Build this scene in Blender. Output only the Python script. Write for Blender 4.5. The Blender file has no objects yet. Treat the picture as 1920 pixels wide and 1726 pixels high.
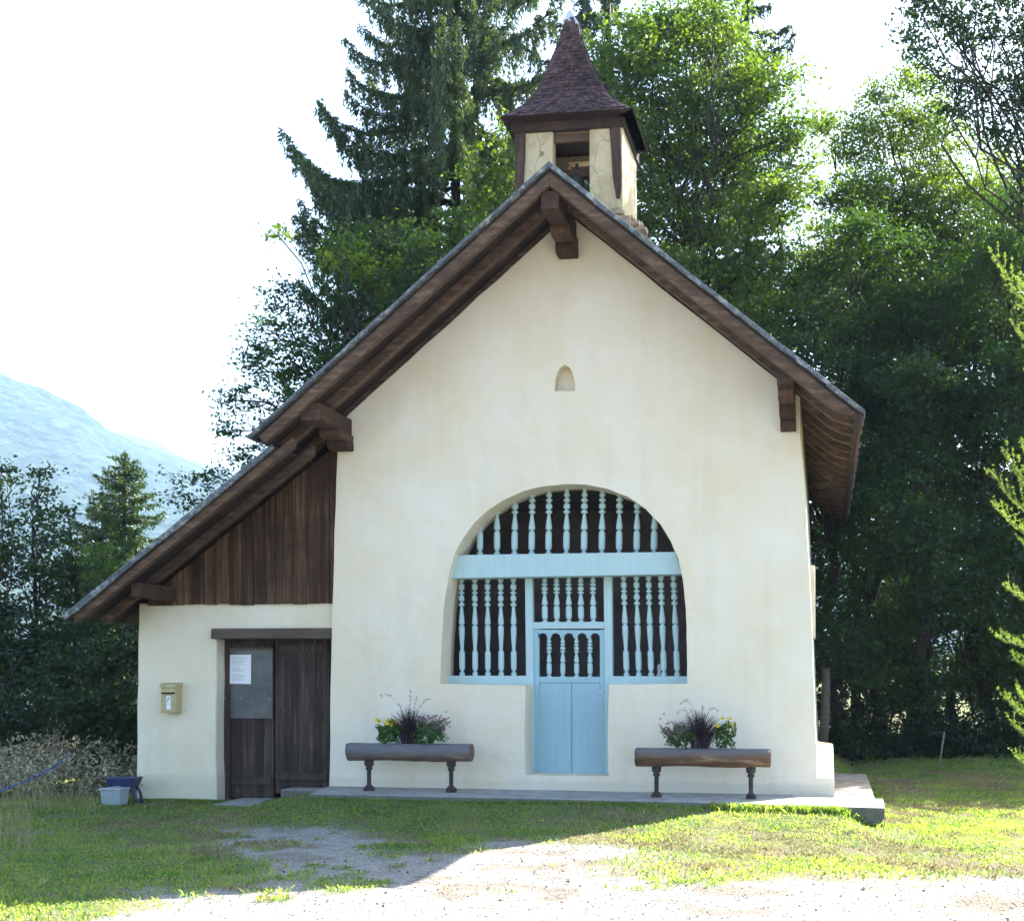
import bpy, bmesh, math, random
import numpy as np
from mathutils import Vector, Matrix
random.seed(7); RNG = np.random.default_rng(11)
SC = bpy.context.scene; COL = SC.collection
PI = math.pi
# ------------------------------------------------------------- camera model (real metres)
F, CX, YH, V, D, ZC = 2500.0, 1164.0, 1250.0, 1545.0, 16.4, 1.53
TH = math.atan((V-CX)/F); CT, ST = math.cos(TH), math.sin(TH)
def at(px, depth):
    xr = (px-CX)/F*depth
    return (xr*CT-depth*ST, xr*ST+depth*CT-D)
def W(px, py, Y):
    k = (px-CX)/F; y = Y+D
    d = y*(k*CT-ST)/(CT+k*ST)
    dep = -d*ST+y*CT
    return Vector((d, Y, ZC+(YH-py)/F*dep))
def WD(px, py, depth):
    x, y = at(px, depth); return Vector((x, y, ZC+(YH-py)/F*depth))
def proj(X, Y, Z):
    y = Y+D; dep = -X*ST+y*CT; xr = X*CT+y*ST
    dep = np.maximum(dep, .3)
    return CX+F*xr/dep, YH-F*(Z-ZC)/dep, dep
def X0(px, py, Y): v = W(px, py, Y); return (v.x, v.z)

# ------------------------------------------------------------- objects
BASE = {}
def tag(o, label=None, cat=None, group=None, kind=None):
    if label: o['label'] = label
    if cat: o['category'] = cat
    if group: o['group'] = group
    if kind: o['kind'] = kind
    return o
def thing(name, loc, label, cat, group=None):
    o = bpy.data.objects.new(name, None); COL.objects.link(o)
    o.location = loc; o.empty_display_size = .2; BASE[o] = Vector(loc)
    return tag(o, label, cat, group)
class MB:
    def __init__(s): s.v = []; s.f = []
    def add(s, vs, fs):
        n = len(s.v); s.v += [tuple(v) for v in vs]; s.f += [tuple(i+n for i in f) for f in fs]; return s
    def box(s, a, b):
        x0, y0, z0 = [min(p, q) for p, q in zip(a, b)]; x1, y1, z1 = [max(p, q) for p, q in zip(a, b)]
        return s.add([(x0,y0,z0),(x1,y0,z0),(x1,y1,z0),(x0,y1,z0),(x0,y0,z1),(x1,y0,z1),(x1,y1,z1),(x0,y1,z1)],
                     [(0,3,2,1),(4,5,6,7),(0,1,5,4),(1,2,6,5),(2,3,7,6),(3,0,4,7)])
    def pxz(s, pts, y0, y1):                  # polygon in XZ extruded in Y
        n = len(pts)
        ar = sum(pts[i][0]*pts[(i+1)%n][1]-pts[(i+1)%n][0]*pts[i][1] for i in range(n))
        if ar < 0: pts = pts[::-1]
        vs = [(p[0], y0, p[1]) for p in pts]+[(p[0], y1, p[1]) for p in pts]
        return s.add(vs, [tuple(range(n)), tuple(range(2*n-1, n-1, -1))]+[(i, i+n, (i+1)%n+n, (i+1)%n) for i in range(n)])
    def pyz(s, pts, x0, x1):
        n = len(pts)
        ar = sum(pts[i][0]*pts[(i+1)%n][1]-pts[(i+1)%n][0]*pts[i][1] for i in range(n))
        if ar < 0: pts = pts[::-1]
        vs = [(x1, p[0], p[1]) for p in pts]+[(x0, p[0], p[1]) for p in pts]
        return s.add(vs, [tuple(range(n)), tuple(range(2*n-1, n-1, -1))]+[(i, i+n, (i+1)%n+n, (i+1)%n) for i in range(n)])
    def lathe(s, prof, c, seg=12, axis='z', lean=(0, 0)):     # prof: (h, r)
        vs = []; fs = []
        for h, r in prof:
            for k in range(seg):
                a = 2*PI*k/seg
                if axis == 'z': vs.append((c[0]+r*math.cos(a)+lean[0]*h, c[1]+r*math.sin(a)+lean[1]*h, c[2]+h))
                else: vs.append((c[0]+h, c[1]+r*math.cos(a), c[2]+r*math.sin(a)))
        for i in range(len(prof)-1):
            for k in range(seg):
                q = (i*seg+k, i*seg+(k+1)%seg, (i+1)*seg+(k+1)%seg, (i+1)*seg+k)
                fs.append(q if axis == 'z' else q[::-1] if False else q)
        fs.append(tuple(range(seg))[::-1]); fs.append(tuple((len(prof)-1)*seg+k for k in range(seg)))
        return s.add(vs, fs)
    def tube(s, pts, rad, seg=6):
        pts = [Vector(p) for p in pts]; vs = []; fs = []
        for i, p in enumerate(pts):
            d = (pts[min(i+1, len(pts)-1)]-pts[max(i-1, 0)]).normalized()
            u = d.cross(Vector((0, 0, 1)) if abs(d.z) < .9 else Vector((1, 0, 0))).normalized(); w = d.cross(u)
            r = rad[i] if hasattr(rad, '__len__') else rad
            for k in range(seg):
                a = 2*PI*k/seg; vs.append(p+u*r*math.cos(a)+w*r*math.sin(a))
        for i in range(len(pts)-1):
            for k in range(seg):
                fs.append((i*seg+k, (i+1)*seg+k, (i+1)*seg+(k+1)%seg, i*seg+(k+1)%seg))
        fs.append(tuple(range(seg))); fs.append(tuple((len(pts)-1)*seg+k for k in range(seg))[::-1])
        return s.add(vs, fs)
    def build(s, name, m, parent=None, smooth=False, bevel=0, seg=2, ang=40, jit=0):
        b = BASE.get(parent, Vector((0, 0, 0)))
        me = bpy.data.meshes.new(name)
        vs = [(v[0]-b.x, v[1]-b.y, v[2]-b.z) for v in s.v]
        if jit: vs = [(x+random.uniform(-jit, jit), y+random.uniform(-jit, jit), z+random.uniform(-jit, jit)) for x, y, z in vs]
        me.from_pydata(vs, [], s.f)
        bm = bmesh.new(); bm.from_mesh(me); bmesh.ops.recalc_face_normals(bm, faces=bm.faces)
        bm.to_mesh(me); bm.free()
        if smooth: me.shade_smooth()
        me.materials.append(m)
        o = bpy.data.objects.new(name, me); COL.objects.link(o)
        if parent: o.parent = parent
        BASE[o] = b
        if bevel:
            md = o.modifiers.new('bevel', 'BEVEL'); md.width = bevel; md.segments = seg; md.limit_method = 'ANGLE'; md.angle_limit = math.radians(ang)
        return o
def np_mesh(name, V_, nper, m, parent=None, mats=None, midx=None):
    """V_: (N*nper,3) array of separate n-gons"""
    b = BASE.get(parent, Vector((0, 0, 0)))
    V_ = np.asarray(V_, dtype=np.float32).reshape(-1, 3)-np.array([b.x, b.y, b.z], dtype=np.float32)
    n = len(V_); nf = n//nper
    me = bpy.data.meshes.new(name)
    me.vertices.add(n); me.vertices.foreach_set('co', V_.ravel())
    me.loops.add(n); me.loops.foreach_set('vertex_index', np.arange(n, dtype=np.int32))
    me.polygons.add(nf); me.polygons.foreach_set('loop_start', np.arange(0, n, nper, dtype=np.int32))
    me.polygons.foreach_set('loop_total', np.full(nf, nper, dtype=np.int32))
    for q in (mats or [m]): me.materials.append(q)
    if midx is not None: me.polygons.foreach_set('material_index', np.asarray(midx, dtype=np.int32))
    me.update(calc_edges=True)
    o = bpy.data.objects.new(name, me); COL.objects.link(o)
    if parent: o.parent = parent
    BASE[o] = b
    return o
def dup(root, loc, label, group=None):
    r = root.copy(); COL.objects.link(r); r.location = loc; r['label'] = label
    if group: r['group'] = group
    for ch in list(root.children):
        c = ch.copy(); COL.objects.link(c); c.parent = r
        for g in list(ch.children):
            d = g.copy(); COL.objects.link(d); d.parent = c
    return r

# ------------------------------------------------------------- materials
def mat(name):
    m = bpy.data.materials.new(name); m.use_nodes = True
    nt = m.node_tree; nt.nodes.clear()
    out = nt.nodes.new('ShaderNodeOutputMaterial')
    return m, nt, out
def N(nt, t, **k):
    n = nt.nodes.new(t)
    for a, b in k.items():
        if a in n.inputs.keys() if isinstance(a, str) else False: n.inputs[a].default_value = b
        else: setattr(n, a, b)
    return n
def noise(nt, co, scale, detail=4, rough=.55):
    n = nt.nodes.new('ShaderNodeTexNoise'); n.inputs['Scale'].default_value = scale
    n.inputs['Detail'].default_value = detail; n.inputs['Roughness'].default_value = rough
    nt.links.new(co, n.inputs['Vector']); return n.outputs['Fac']
def ramp(nt, fac, stops):
    r = nt.nodes.new('ShaderNodeValToRGB'); nt.links.new(fac, r.inputs[0])
    el = r.color_ramp.elements
    while len(el) < len(stops): el.new(.5)
    for e, (p, c) in zip(el, stops):
        e.position = p; e.color = (*c, 1) if len(c) == 3 else c
    return r.outputs[0]
def g(v): return (v, v, v)
def mix(nt, f, a, b, mode='MIX'):
    m = nt.nodes.new('ShaderNodeMix'); m.data_type = 'RGBA'; m.blend_type = mode
    for s, v in ((0, f), (6, a), (7, b)):
        if isinstance(v, (int, float)): m.inputs[s].default_value = v
        elif isinstance(v, tuple): m.inputs[s].default_value = (*v, 1)
        else: nt.links.new(v, m.inputs[s])
    return m.outputs[2]
def coords(nt, scale=(1, 1, 1), world=True):
    if world: c = nt.nodes.new('ShaderNodeNewGeometry').outputs['Position']
    else: c = nt.nodes.new('ShaderNodeTexCoord').outputs['Object']
    mp = nt.nodes.new('ShaderNodeMapping'); mp.inputs['Scale'].default_value = scale
    nt.links.new(c, mp.inputs['Vector']); return mp.outputs[0]
def island(nt): return nt.nodes.new('ShaderNodeNewGeometry').outputs['Random Per Island']
def finish(nt, out, col, rough=.8, bump=None, bstr=.3, bdist=.02, spec=.3, metal=0):
    p = nt.nodes.new('ShaderNodeBsdfPrincipled')
    if isinstance(col, tuple): p.inputs['Base Color'].default_value = (*col, 1)
    else: nt.links.new(col, p.inputs['Base Color'])
    if isinstance(rough, (int, float)): p.inputs['Roughness'].default_value = rough
    else: nt.links.new(rough, p.inputs['Roughness'])
    p.inputs['Specular IOR Level'].default_value = spec; p.inputs['Metallic'].default_value = metal
    if bump is not None:
        b = nt.nodes.new('ShaderNodeBump'); b.inputs['Strength'].default_value = bstr; b.inputs['Distance'].default_value = bdist
        nt.links.new(bump, b.inputs['Height']); nt.links.new(b.outputs[0], p.inputs['Normal'])
    nt.links.new(p.outputs[0], out.inputs[0]); return p
def addn(nt, a, b, k=1.0):
    m = nt.nodes.new('ShaderNodeMath'); m.operation = 'MULTIPLY_ADD'
    nt.links.new(b, m.inputs[0]); m.inputs[1].default_value = k; nt.links.new(a, m.inputs[2]); return m.outputs[0]
def plaster(name, c1, c2, stain=.5, cracks=False, dirt=None):
    m, nt, out = mat(name); co = coords(nt)
    n1 = noise(nt, co, .9, 6, .6); n2 = noise(nt, co, 9, 5, .6); n3 = noise(nt, coords(nt, (3, 3, .35)), 1.3, 5, .6)
    col = mix(nt, ramp(nt, n1, [(.35, g(0)), (.68, g(1))]), c1, c2)
    col = mix(nt, ramp(nt, n3, [(.5, g(0)), (.8, g(stain))]), col, tuple(x*.72 for x in c2))
    col = mix(nt, ramp(nt, n2, [(.62, g(0)), (.85, g(.22))]), col, tuple(x*.6 for x in c1))
    if dirt:                                    # splash-back dirt and damp on the lowest half metre
        sp = nt.nodes.new('ShaderNodeSeparateXYZ'); nt.links.new(nt.nodes.new('ShaderNodeNewGeometry').outputs['Position'], sp.inputs[0])
        z = addn(nt, sp.outputs['Z'], noise(nt, coords(nt, (1, 1, 1)), 6, 5, .7), -.16)
        col = mix(nt, ramp(nt, z, [(-.0, g(.35)), (.05, g(.0))]) , col, dirt)
    if cracks:
        v = nt.nodes.new('ShaderNodeTexVoronoi'); v.feature = 'DISTANCE_TO_EDGE'; v.inputs['Scale'].default_value = 1.7
        vm = nt.nodes.new('ShaderNodeVectorMath'); vm.operation = 'ADD'
        nn = nt.nodes.new('ShaderNodeTexNoise'); nn.inputs['Scale'].default_value = 3
        nt.links.new(co, vm.inputs[0]); nt.links.new(nn.outputs['Color'], vm.inputs[1]); nt.links.new(vm.outputs[0], v.inputs['Vector'])
        col = mix(nt, ramp(nt, v.outputs['Distance'], [(.0, g(.8)), (.012, g(0))]), col, (.09, .07, .05))
        col = mix(nt, ramp(nt, noise(nt, co, 3.2, 6, .7), [(.5, g(0)), (.62, g(.5))]), col, (.3, .23, .12))
    n4 = noise(nt, coords(nt, (1, 1, 1)), .55, 7, .72)          # broad patchy limewash
    col = mix(nt, ramp(nt, n4, [(.50, g(0)), (.64, g(.36))]), col, tuple(x*k for x, k in zip(c2, (.93, .88, .72))))
    n5 = noise(nt, coords(nt, (1, 1, 2.2)), 5.5, 4, .6)
    b = addn(nt, noise(nt, co, 2.2, 3, .5), noise(nt, co, 45, 4, .6), .10); b = addn(nt, b, n5, .12)
    finish(nt, out, col, .92, b, .75, .05, .15); return m
def wood(name, a, b, c, sc=(14, 14, .9), isl=.5, rough=.75, bs=.5, top=None):
    m, nt, out = mat(name); co = coords(nt, sc, False)
    n1 = noise(nt, co, 1.6, 8, .65); n2 = noise(nt, coords(nt, (1, 1, 1), False), 2.3, 4, .6)
    n3 = noise(nt, tuple_scale(nt, sc, 3.1), 2.0, 6, .7)
    col = ramp(nt, n1, [(.3, a), (.52, b), (.72, c)])
    col = mix(nt, ramp(nt, n2, [(.35, g(0)), (.7, g(.75))]), col, tuple(x*.45 for x in b))
    col = mix(nt, ramp(nt, n3, [(.55, g(0)), (.7, g(.8))]), col, tuple(x*.25 for x in a))
    if isl:
        col = mix(nt, 1.0, col, ramp(nt, island(nt), [(0, g(1-isl)), (1, g(1+isl*.6))]), 'MULTIPLY')
    if top:
        sp = nt.nodes.new('ShaderNodeSeparateXYZ'); nt.links.new(nt.nodes.new('ShaderNodeTexCoord').outputs['Object'], sp.inputs[0])
        z = addn(nt, sp.outputs['Z'], n2, .12)
        z = addn(nt, z, n3, .06)
        col = mix(nt, ramp(nt, z, [(top[0], g(0)), (top[1], g(1))]), col, mix(nt, n1, top[2], tuple(x*.5 for x in top[2])))
    finish(nt, out, col, rough, n1, bs, .02, .25); return m
def tuple_scale(nt, sc, k): return coords(nt, tuple(s*k for s in sc), False)
def plain(name, c, rough=.6, var=.12, scale=12, spec=.4, metal=0, bump=.1, blotch=None):
    m, nt, out = mat(name); co = coords(nt, (1, 1, 1), False)
    n = noise(nt, co, scale, 6, .65)
    col = mix(nt, ramp(nt, n, [(.3, g(0)), (.7, g(1))]), tuple(x*(1-var) for x in c), tuple(min(1, x*(1+var)) for x in c))
    if blotch: col = mix(nt, ramp(nt, noise(nt, co, scale*.35, 6, .7), [(.5, g(0)), (.65, g(.8))]), col, blotch)
    finish(nt, out, col, rough, n, bump, .01, spec, metal); return m
def painted(name, c, chip=(.22, .19, .16)):
    m, nt, out = mat(name); a = noise(nt, coords(nt, (30, 30, 1.4), False), 1.5, 6, .6); b = noise(nt, coords(nt, (1, 1, 1), False), 2.2, 6, .65); d = noise(nt, coords(nt, (14, 14, 5), False), 3.0, 7, .75)
    col = mix(nt, ramp(nt, a, [(.35, g(0)), (.7, g(1))]), tuple(x*.93 for x in c), tuple(min(1, x*1.04) for x in c))
    col = mix(nt, ramp(nt, b, [(.45, g(0)), (.7, g(.45))]), col, tuple(x*.84 for x in c))
    col = mix(nt, ramp(nt, d, [(.70, g(0)), (.73, g(.75))]), col, chip)
    finish(nt, out, col, .55, a, .25, .01, .35); return m
def leafmat(name, c1, c2, c3, trans=.45, tc=None, gloss=.035, lowf=.35):
    m, nt, out = mat(name)
    r = island(nt); n = noise(nt, coords(nt), lowf*2, 3, .5)
    col = ramp(nt, r, [(0, c1), (.55, c2), (1, c3)])
    col = mix(nt, ramp(nt, n, [(.35, g(0)), (.65, g(.6))]), col, c3)
    d = nt.nodes.new('ShaderNodeBsdfDiffuse'); nt.links.new(col, d.inputs[0])
    t = nt.nodes.new('ShaderNodeBsdfTranslucent')
    tcol = mix(nt, 1.0, col, tc or (1.6, 1.5, .7), 'MULTIPLY'); nt.links.new(tcol, t.inputs[0])
    mx = nt.nodes.new('ShaderNodeMixShader'); mx.inputs[0].default_value = trans
    nt.links.new(d.outputs[0], mx.inputs[1]); nt.links.new(t.outputs[0], mx.inputs[2])
    gl = nt.nodes.new('ShaderNodeBsdfGlossy'); gl.inputs['Roughness'].default_value = .42; gl.inputs[0].default_value = (.8, .85, .9, 1)
    m2 = nt.nodes.new('ShaderNodeMixShader'); m2.inputs[0].default_value = gloss
    nt.links.new(mx.outputs[0], m2.inputs[1]); nt.links.new(gl.outputs[0], m2.inputs[2])
    nt.links.new(m2.outputs[0], out.inputs[0]); return m
M = {}
M['wall'] = plaster('cream_plaster', (.80, .715, .60), (.76, .65, .475), .24, dirt=(.5, .46, .36))
M['wall2'] = plaster('cream_plaster_shed', (.79, .705, .585), (.755, .65, .475), .26, dirt=(.5, .46, .36))
M['tower'] = plaster('ochre_plaster', (.60, .50, .34), (.52, .43, .28), .5, True)
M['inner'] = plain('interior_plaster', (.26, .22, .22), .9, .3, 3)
m_, nt_, out_ = mat('concrete'); co_ = coords(nt_); a_ = noise(nt_, co_, 5, 7, .7)
c_ = mix(nt_, ramp(nt_, a_, [(.35, g(0)), (.65, g(1))]), (.26, .255, .24), (.42, .41, .39))
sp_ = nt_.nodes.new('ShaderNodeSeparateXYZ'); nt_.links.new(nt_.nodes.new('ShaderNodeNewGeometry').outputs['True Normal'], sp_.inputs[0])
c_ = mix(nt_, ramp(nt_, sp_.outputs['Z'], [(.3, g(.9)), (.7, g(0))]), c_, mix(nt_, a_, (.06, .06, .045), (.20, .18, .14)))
c_ = mix(nt_, ramp(nt_, noise(nt_, co_, 1.6, 6, .7), [(.5, g(0)), (.66, g(.6))]), c_, (.20, .19, .16))
finish(nt_, out_, c_, .95, a_, .6, .03, .1); M['concrete'] = m_
M['shadeconcrete'] = plain('shade_darkened_concrete', (.20, .19, .175), .95, .35, 7, .1, 0, .7, (.11, .10, .08))  # side path concrete, base colour darkened to carry the shade lying on it
M['beam'] = wood('beam_wood', (.045, .029, .022), (.115, .068, .045), (.24, .16, .11), (2.2, 9, 9), .35)
M['beamy'] = wood('beam_wood_long', (.06, .032, .022), (.098, .050, .034), (.20, .125, .085), (14, 1.0, 14), .4)
M['deck'] = wood('roof_board', (.03, .021, .019), (.05, .031, .025), (.08, .05, .038), (1.5, 12, 1.5), .4)
M['plank'] = wood('plank_wood', (.024, .015, .011), (.115, .056, .030), (.33, .20, .115), (17, 17, .5), .6)
M['doorw'] = wood('door_wood', (.03, .021, .019), (.068, .045, .037), (.17, .125, .10), (17, 17, .8), .35)
M['lintel'] = wood('lintel_wood', (.10, .075, .06), (.16, .12, .095), (.22, .17, .13), (1.0, 16, 16), .3)
M['blue'] = painted('light_blue_paint', (.45, .595, .605))
M['blue2'] = painted('door_blue_paint', (.33, .50, .565), (.16, .25, .3))
M['slate'] = plain('weathered_roof_covering', (.10, .11, .125), .8, .55, 26, .3, 0, .8, (.38, .39, .37))
M['shingle'] = wood('spire_shingle', (.06, .037, .038), (.095, .053, .050), (.17, .105, .092), (9, 9, 9), .55)
M['oldpost'] = wood('old_post_wood', (.035, .022, .018), (.08, .045, .032), (.17, .12, .09), (22, 22, 1.6), .3)
M['iron'] = plain('dark_iron', (.05, .045, .045), .6, .3, 20, .4, .3, .3)
M['legw'] = plain('planter_leg_wood', (.045, .034, .03), .75, .35, 14, .3, 0, .5)
M['sheet'] = plain('dull_metal_sheet', (.075, .08, .085), .36, .35, 4, .5, .5, .1, (.12, .11, .095))
M['paper'] = plain('paper', (.80, .80, .82), .8, .03, 8)
M['ink'] = plain('printed_ink', (.38, .39, .45), .8, .1)
M['mail'] = plain('faded_yellow_paint', (.45, .37, .18), .5, .15, 14, .4, 0, .2, (.38, .33, .19))
M['dark'] = plain('dark_gap', (.012, .011, .01), .9, .1)
M['zinc'] = plain('zinc_cap', (.55, .57, .6), .45, .15, 8, .5, .5, .2)
M['bronze'] = plain('bell_bronze', (.10, .13, .12), .5, .25, 9, .5, .6, .2)
M['tub'] = plain('pale_grey_plastic', (.33, .36, .39), .45, .08, 6)
M['navy'] = plain('dark_blue_plastic', (.02, .03, .09), .4, .15, 6)
M['strap'] = plain('blue_webbing', (.03, .11, .33), .6, .1, 20)
M['stone'] = plain('rubble_stone', (.36, .27, .18), .9, .35, 9, .2, 0, .8, (.2, .12, .08))
M['spike'] = plain('white_ornament', (.6, .6, .62), .4, .05)
M['bark'] = wood('bark', (.025, .02, .017), (.05, .042, .034), (.09, .078, .065), (7, 7, 1.6), 0, .9, .9)
M['barks'] = wood('spruce_bark', (.025, .019, .015), (.045, .034, .026), (.08, .062, .05), (7, 7, 3), 0, .9, .9)
M['leafA'] = leafmat('bright_maple_leaf', (0.020, 0.048, 0.0115), (0.036, 0.080, 0.0144), (0.085, 0.130, 0.024), .5, (2.4, 2.3, .75))
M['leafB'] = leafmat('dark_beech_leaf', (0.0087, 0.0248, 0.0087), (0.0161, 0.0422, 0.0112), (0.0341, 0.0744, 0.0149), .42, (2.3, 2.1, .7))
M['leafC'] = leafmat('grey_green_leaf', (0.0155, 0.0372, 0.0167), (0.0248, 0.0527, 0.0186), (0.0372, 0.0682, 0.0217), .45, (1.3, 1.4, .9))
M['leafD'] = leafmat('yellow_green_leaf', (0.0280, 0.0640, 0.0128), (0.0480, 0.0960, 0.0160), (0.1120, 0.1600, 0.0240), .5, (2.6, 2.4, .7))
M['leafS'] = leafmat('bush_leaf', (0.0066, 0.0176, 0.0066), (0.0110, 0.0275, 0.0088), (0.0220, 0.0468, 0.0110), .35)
M['needle'] = leafmat('spruce_needle', (0.0105, 0.0248, 0.0135), (0.0180, 0.0390, 0.0180), (0.0413, 0.0713, 0.0263), .25, (1.4, 1.5, .7), .04)
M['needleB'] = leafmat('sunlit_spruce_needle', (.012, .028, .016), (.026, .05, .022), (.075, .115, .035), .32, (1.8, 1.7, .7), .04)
M['needleY'] = leafmat('young_fir_needle', (0.0240, 0.0520, 0.0176), (0.0400, 0.0760, 0.0224), (0.0680, 0.1120, 0.0280), .25, (1.4, 1.5, .7), .04)
M['larch'] = leafmat('larch_needle', (.13, .21, .04), (.17, .26, .05), (.24, .32, .07), .5, (1.3, 1.3, .7), .03)
M['dryleaf'] = leafmat('dry_leaf', (.10, .09, .055), (.30, .28, .18), (.52, .49, .33), .3, (1, .9, .8), .03)
M['drygrass'] = leafmat('dry_grass', (.22, .19, .09), (.30, .26, .12), (.36, .31, .17), .3, (1, 1, .8), .02)
M['twig'] = plain('dry_twig', (.13, .10, .075), .9, .3, 20)
M['purple'] = leafmat('purple_grass_blade', (.020, .010, .016), (.032, .016, .024), (.06, .035, .045), .15, (1.3, .8, .9), .04)
M['plume'] = leafmat('grass_plume', (.10, .07, .07), (.14, .10, .09), (.2, .15, .13), .3, (1, 1, 1), .02)
M['yflower'] = leafmat('yellow_petal', (.75, .50, .01), (.8, .58, .02), (.85, .65, .03), .3, (1, 1, 1), .03)
M['pflower'] = leafmat('pink_petal', (.22, .08, .15), (.32, .14, .22), (.42, .22, .30), .3, (1, 1, 1), .03)
M['greenp'] = leafmat('potted_leaf', (.03, .08, .015), (.045, .12, .02), (.07, .16, .025), .35)
# ============================================================= CHAPEL
chapel = thing('chapel', (-3.2, 3, 0), 'small cream plastered chapel with steep brown roof, bell tower and lean-to', 'chapel')
YV, YB = -1.2, 10.1
def lin(p, q, x): return p[1]+(q[1]-p[1])*(x-p[0])/(q[0]-p[0])
AP, RE, LE = X0(1030, 306, YV), X0(1619, 768, YV), X0(469, 816, YV)
YV2 = -1.0
LT, LB = X0(512, 834, YV2), X0(121, 1153, YV2)
TR = .20      # vertical distance from roof top line to underside of the rafters
def roofz(x): return lin(AP, RE, x) if x > AP[0] else lin(AP, LE, x)
def dens(pts, step=.13, jit=.006, closed=False):
    out = []
    n = len(pts)
    for i in range(n if closed else n-1):
        a, b = pts[i], pts[(i+1) % n]; L = math.hypot(b[0]-a[0], b[1]-a[1]); k = max(1, int(L/step))
        for j in range(k):
            t = j/k; q = (a[0]+(b[0]-a[0])*t, a[1]+(b[1]-a[1])*t)
            if j: q = (q[0]+random.uniform(-jit, jit), q[1]+random.uniform(-jit, jit))
            out.append(q)
    if not closed: out.append(pts[-1])
    return out
# --- front wall with arch and niche (one n-gon each side of a seam)
P = lambda px, py: X0(px, py, 0)
def zb(p): return (p[0], -.4)
s0 = zb(P(1060, 1480)); s1 = P(1060, 1453); s2 = P(1060, 907); s3 = P(1060, 733); s4 = P(1059, 684)
lt = P(633, 845); rt = P(1500, 812)
apw = (AP[0], AP[1]-TR)
seam0 = [s0, s1]; seam1 = [s2, s3]; seam2 = [s4, apw]
archL = dens([s1, P(985, 1452), P(983, 1370), P(985, 1284), P(905, 1283), P(825, 1281), P(828, 1200), P(832, 1140), P(842, 1075), P(852, 1038), P(868, 1008), P(890, 979), P(915, 956), P(945, 937), P(980, 921), P(1020, 911), s2], .1, .004)
archR = dens([s2, P(1100, 908), P(1140, 916), P(1178, 931), P(1210, 953), P(1238, 982), P(1258, 1015), P(1271, 1045), P(1280, 1085), P(1286, 1140), P(1288, 1210), P(1289, 1281), P(1215, 1282), P(1142, 1283), P(1140, 1370), P(1141, 1454), s1], .1, .004)
nicL = [s3, P(1040, 733), P(1041, 712), P(1046, 696), P(1051, 688), s4]
nicR = [s4, P(1067, 688), P(1073, 697), P(1077, 712), P(1079, 733), s3]
leftside = dens([apw, (lt[0]+.02, roofz(lt[0])-TR), lt, P(627, 1000), P(622, 1200), P(617, 1483), zb(P(616, 1483))], .3, .006)
rightside = dens([zb(P(1566, 1492)), P(1565, 1492), P(1563, 1458), P(1532, 1457), P(1527, 1300), P(1519, 1100), P(1508, 900), rt, (rt[0], roofz(rt[0])-TR), apw], .3, .005)
polyL = [s0]+archL[:-1]+[s2]+nicL[:-1]+[s4]+leftside
polyR = [s0]+rightside[:-1]+[apw]+nicR[:-1]+archR[:-1]+[s1]
polyR = [s0]+rightside[:-1]+[apw]+nicR[:-1]+[s3]+archR[:-1]+[s1]
def wall_from_polys(polys, y0, y1):
    mb = MB(); idx = {}; vs = []
    def vid(p):
        k = (round(p[0], 5), round(p[1], 5))
        if k not in idx: idx[k] = len(vs); vs.append(p)
        return idx[k]
    fs = []
    for pl in polys:
        ids = []
        for p in pl:
            i = vid(p)
            if not ids or ids[-1] != i: ids.append(i)
        if ids[0] == ids[-1]: ids.pop()
        fs.append(ids)
    ed = {}
    for f in fs:
        for a, b in zip(f, f[1:]+f[:1]): ed[tuple(sorted((a, b)))] = ed.get(tuple(sorted((a, b))), 0)+1
    n = len(vs)
    bm = bmesh.new()
    A = [bm.verts.new((p[0], y0, p[1])) for p in vs]; B = [bm.verts.new((p[0], y1, p[1])) for p in vs]
    ff = []
    for f in fs:
        ff.append(bm.faces.new([A[i] for i in f])); ff.append(bm.faces.new([B[i] for i in f[::-1]]))
        for a, b in zip(f, f[1:]+f[:1]):
            if ed[tuple(sorted((a, b)))] == 1: bm.faces.new((A[a], A[b], B[b], B[a]))
    bm.normal_update(); bmesh.ops.triangulate(bm, faces=ff, ngon_method='EAR_CLIP')
    bm.verts.ensure_lookup_table(); bm.verts.index_update()
    mb.v = [tuple(v.co) for v in bm.verts]; mb.f = [tuple(v.index for v in f.verts) for f in bm.faces]; bm.free()
    return mb
wall_from_polys([polyL, polyR], 0, .6).build('front_wall', M['wall'], chapel, bevel=.035, seg=4, ang=55)
nb = MB(); a = P(1030, 740); b = P(1090, 676); nb.box((a[0], .2, a[1]-.02), (b[0], .27, b[1])); nb.build('niche_back', M['wall'], chapel)
# --- side and back walls
xr0, xr1 = P(1532, 1457)[0], rt[0]
zr = roofz(xr1)-TR
sw = MB(); yb = 8.6
sw.add([(xr0, .59, -.4), (xr0, yb, -.4), (xr1, yb, zr), (xr1, .59, zr), (xr0-.5, .59, -.4), (xr0-.5, yb, -.4), (xr1-.5, yb, zr+.3), (xr1-.5, .59, zr+.3)],
       [(0,1,2,3), (4,7,6,5), (0,4,5,1), (3,2,6,7), (0,3,7,4), (1,5,6,2)])
sw.build('side_wall', M['wall'], chapel, bevel=.02)
xl0 = P(618, 1480)[0]
lw = MB(); lw.box((xl0, .59, -.4), (xl0+.5, yb, roofz(xl0+.1)-TR)); lw.build('side_wall', M['wall'], chapel)
bw = MB(); bw.pxz([(xl0, -.4), (xr0, -.4), (xr1, zr), (AP[0], AP[1]-TR), (xl0, roofz(xl0)-TR)], yb, yb+.5); bw.build('back_wall', M['wall'], chapel)
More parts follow.
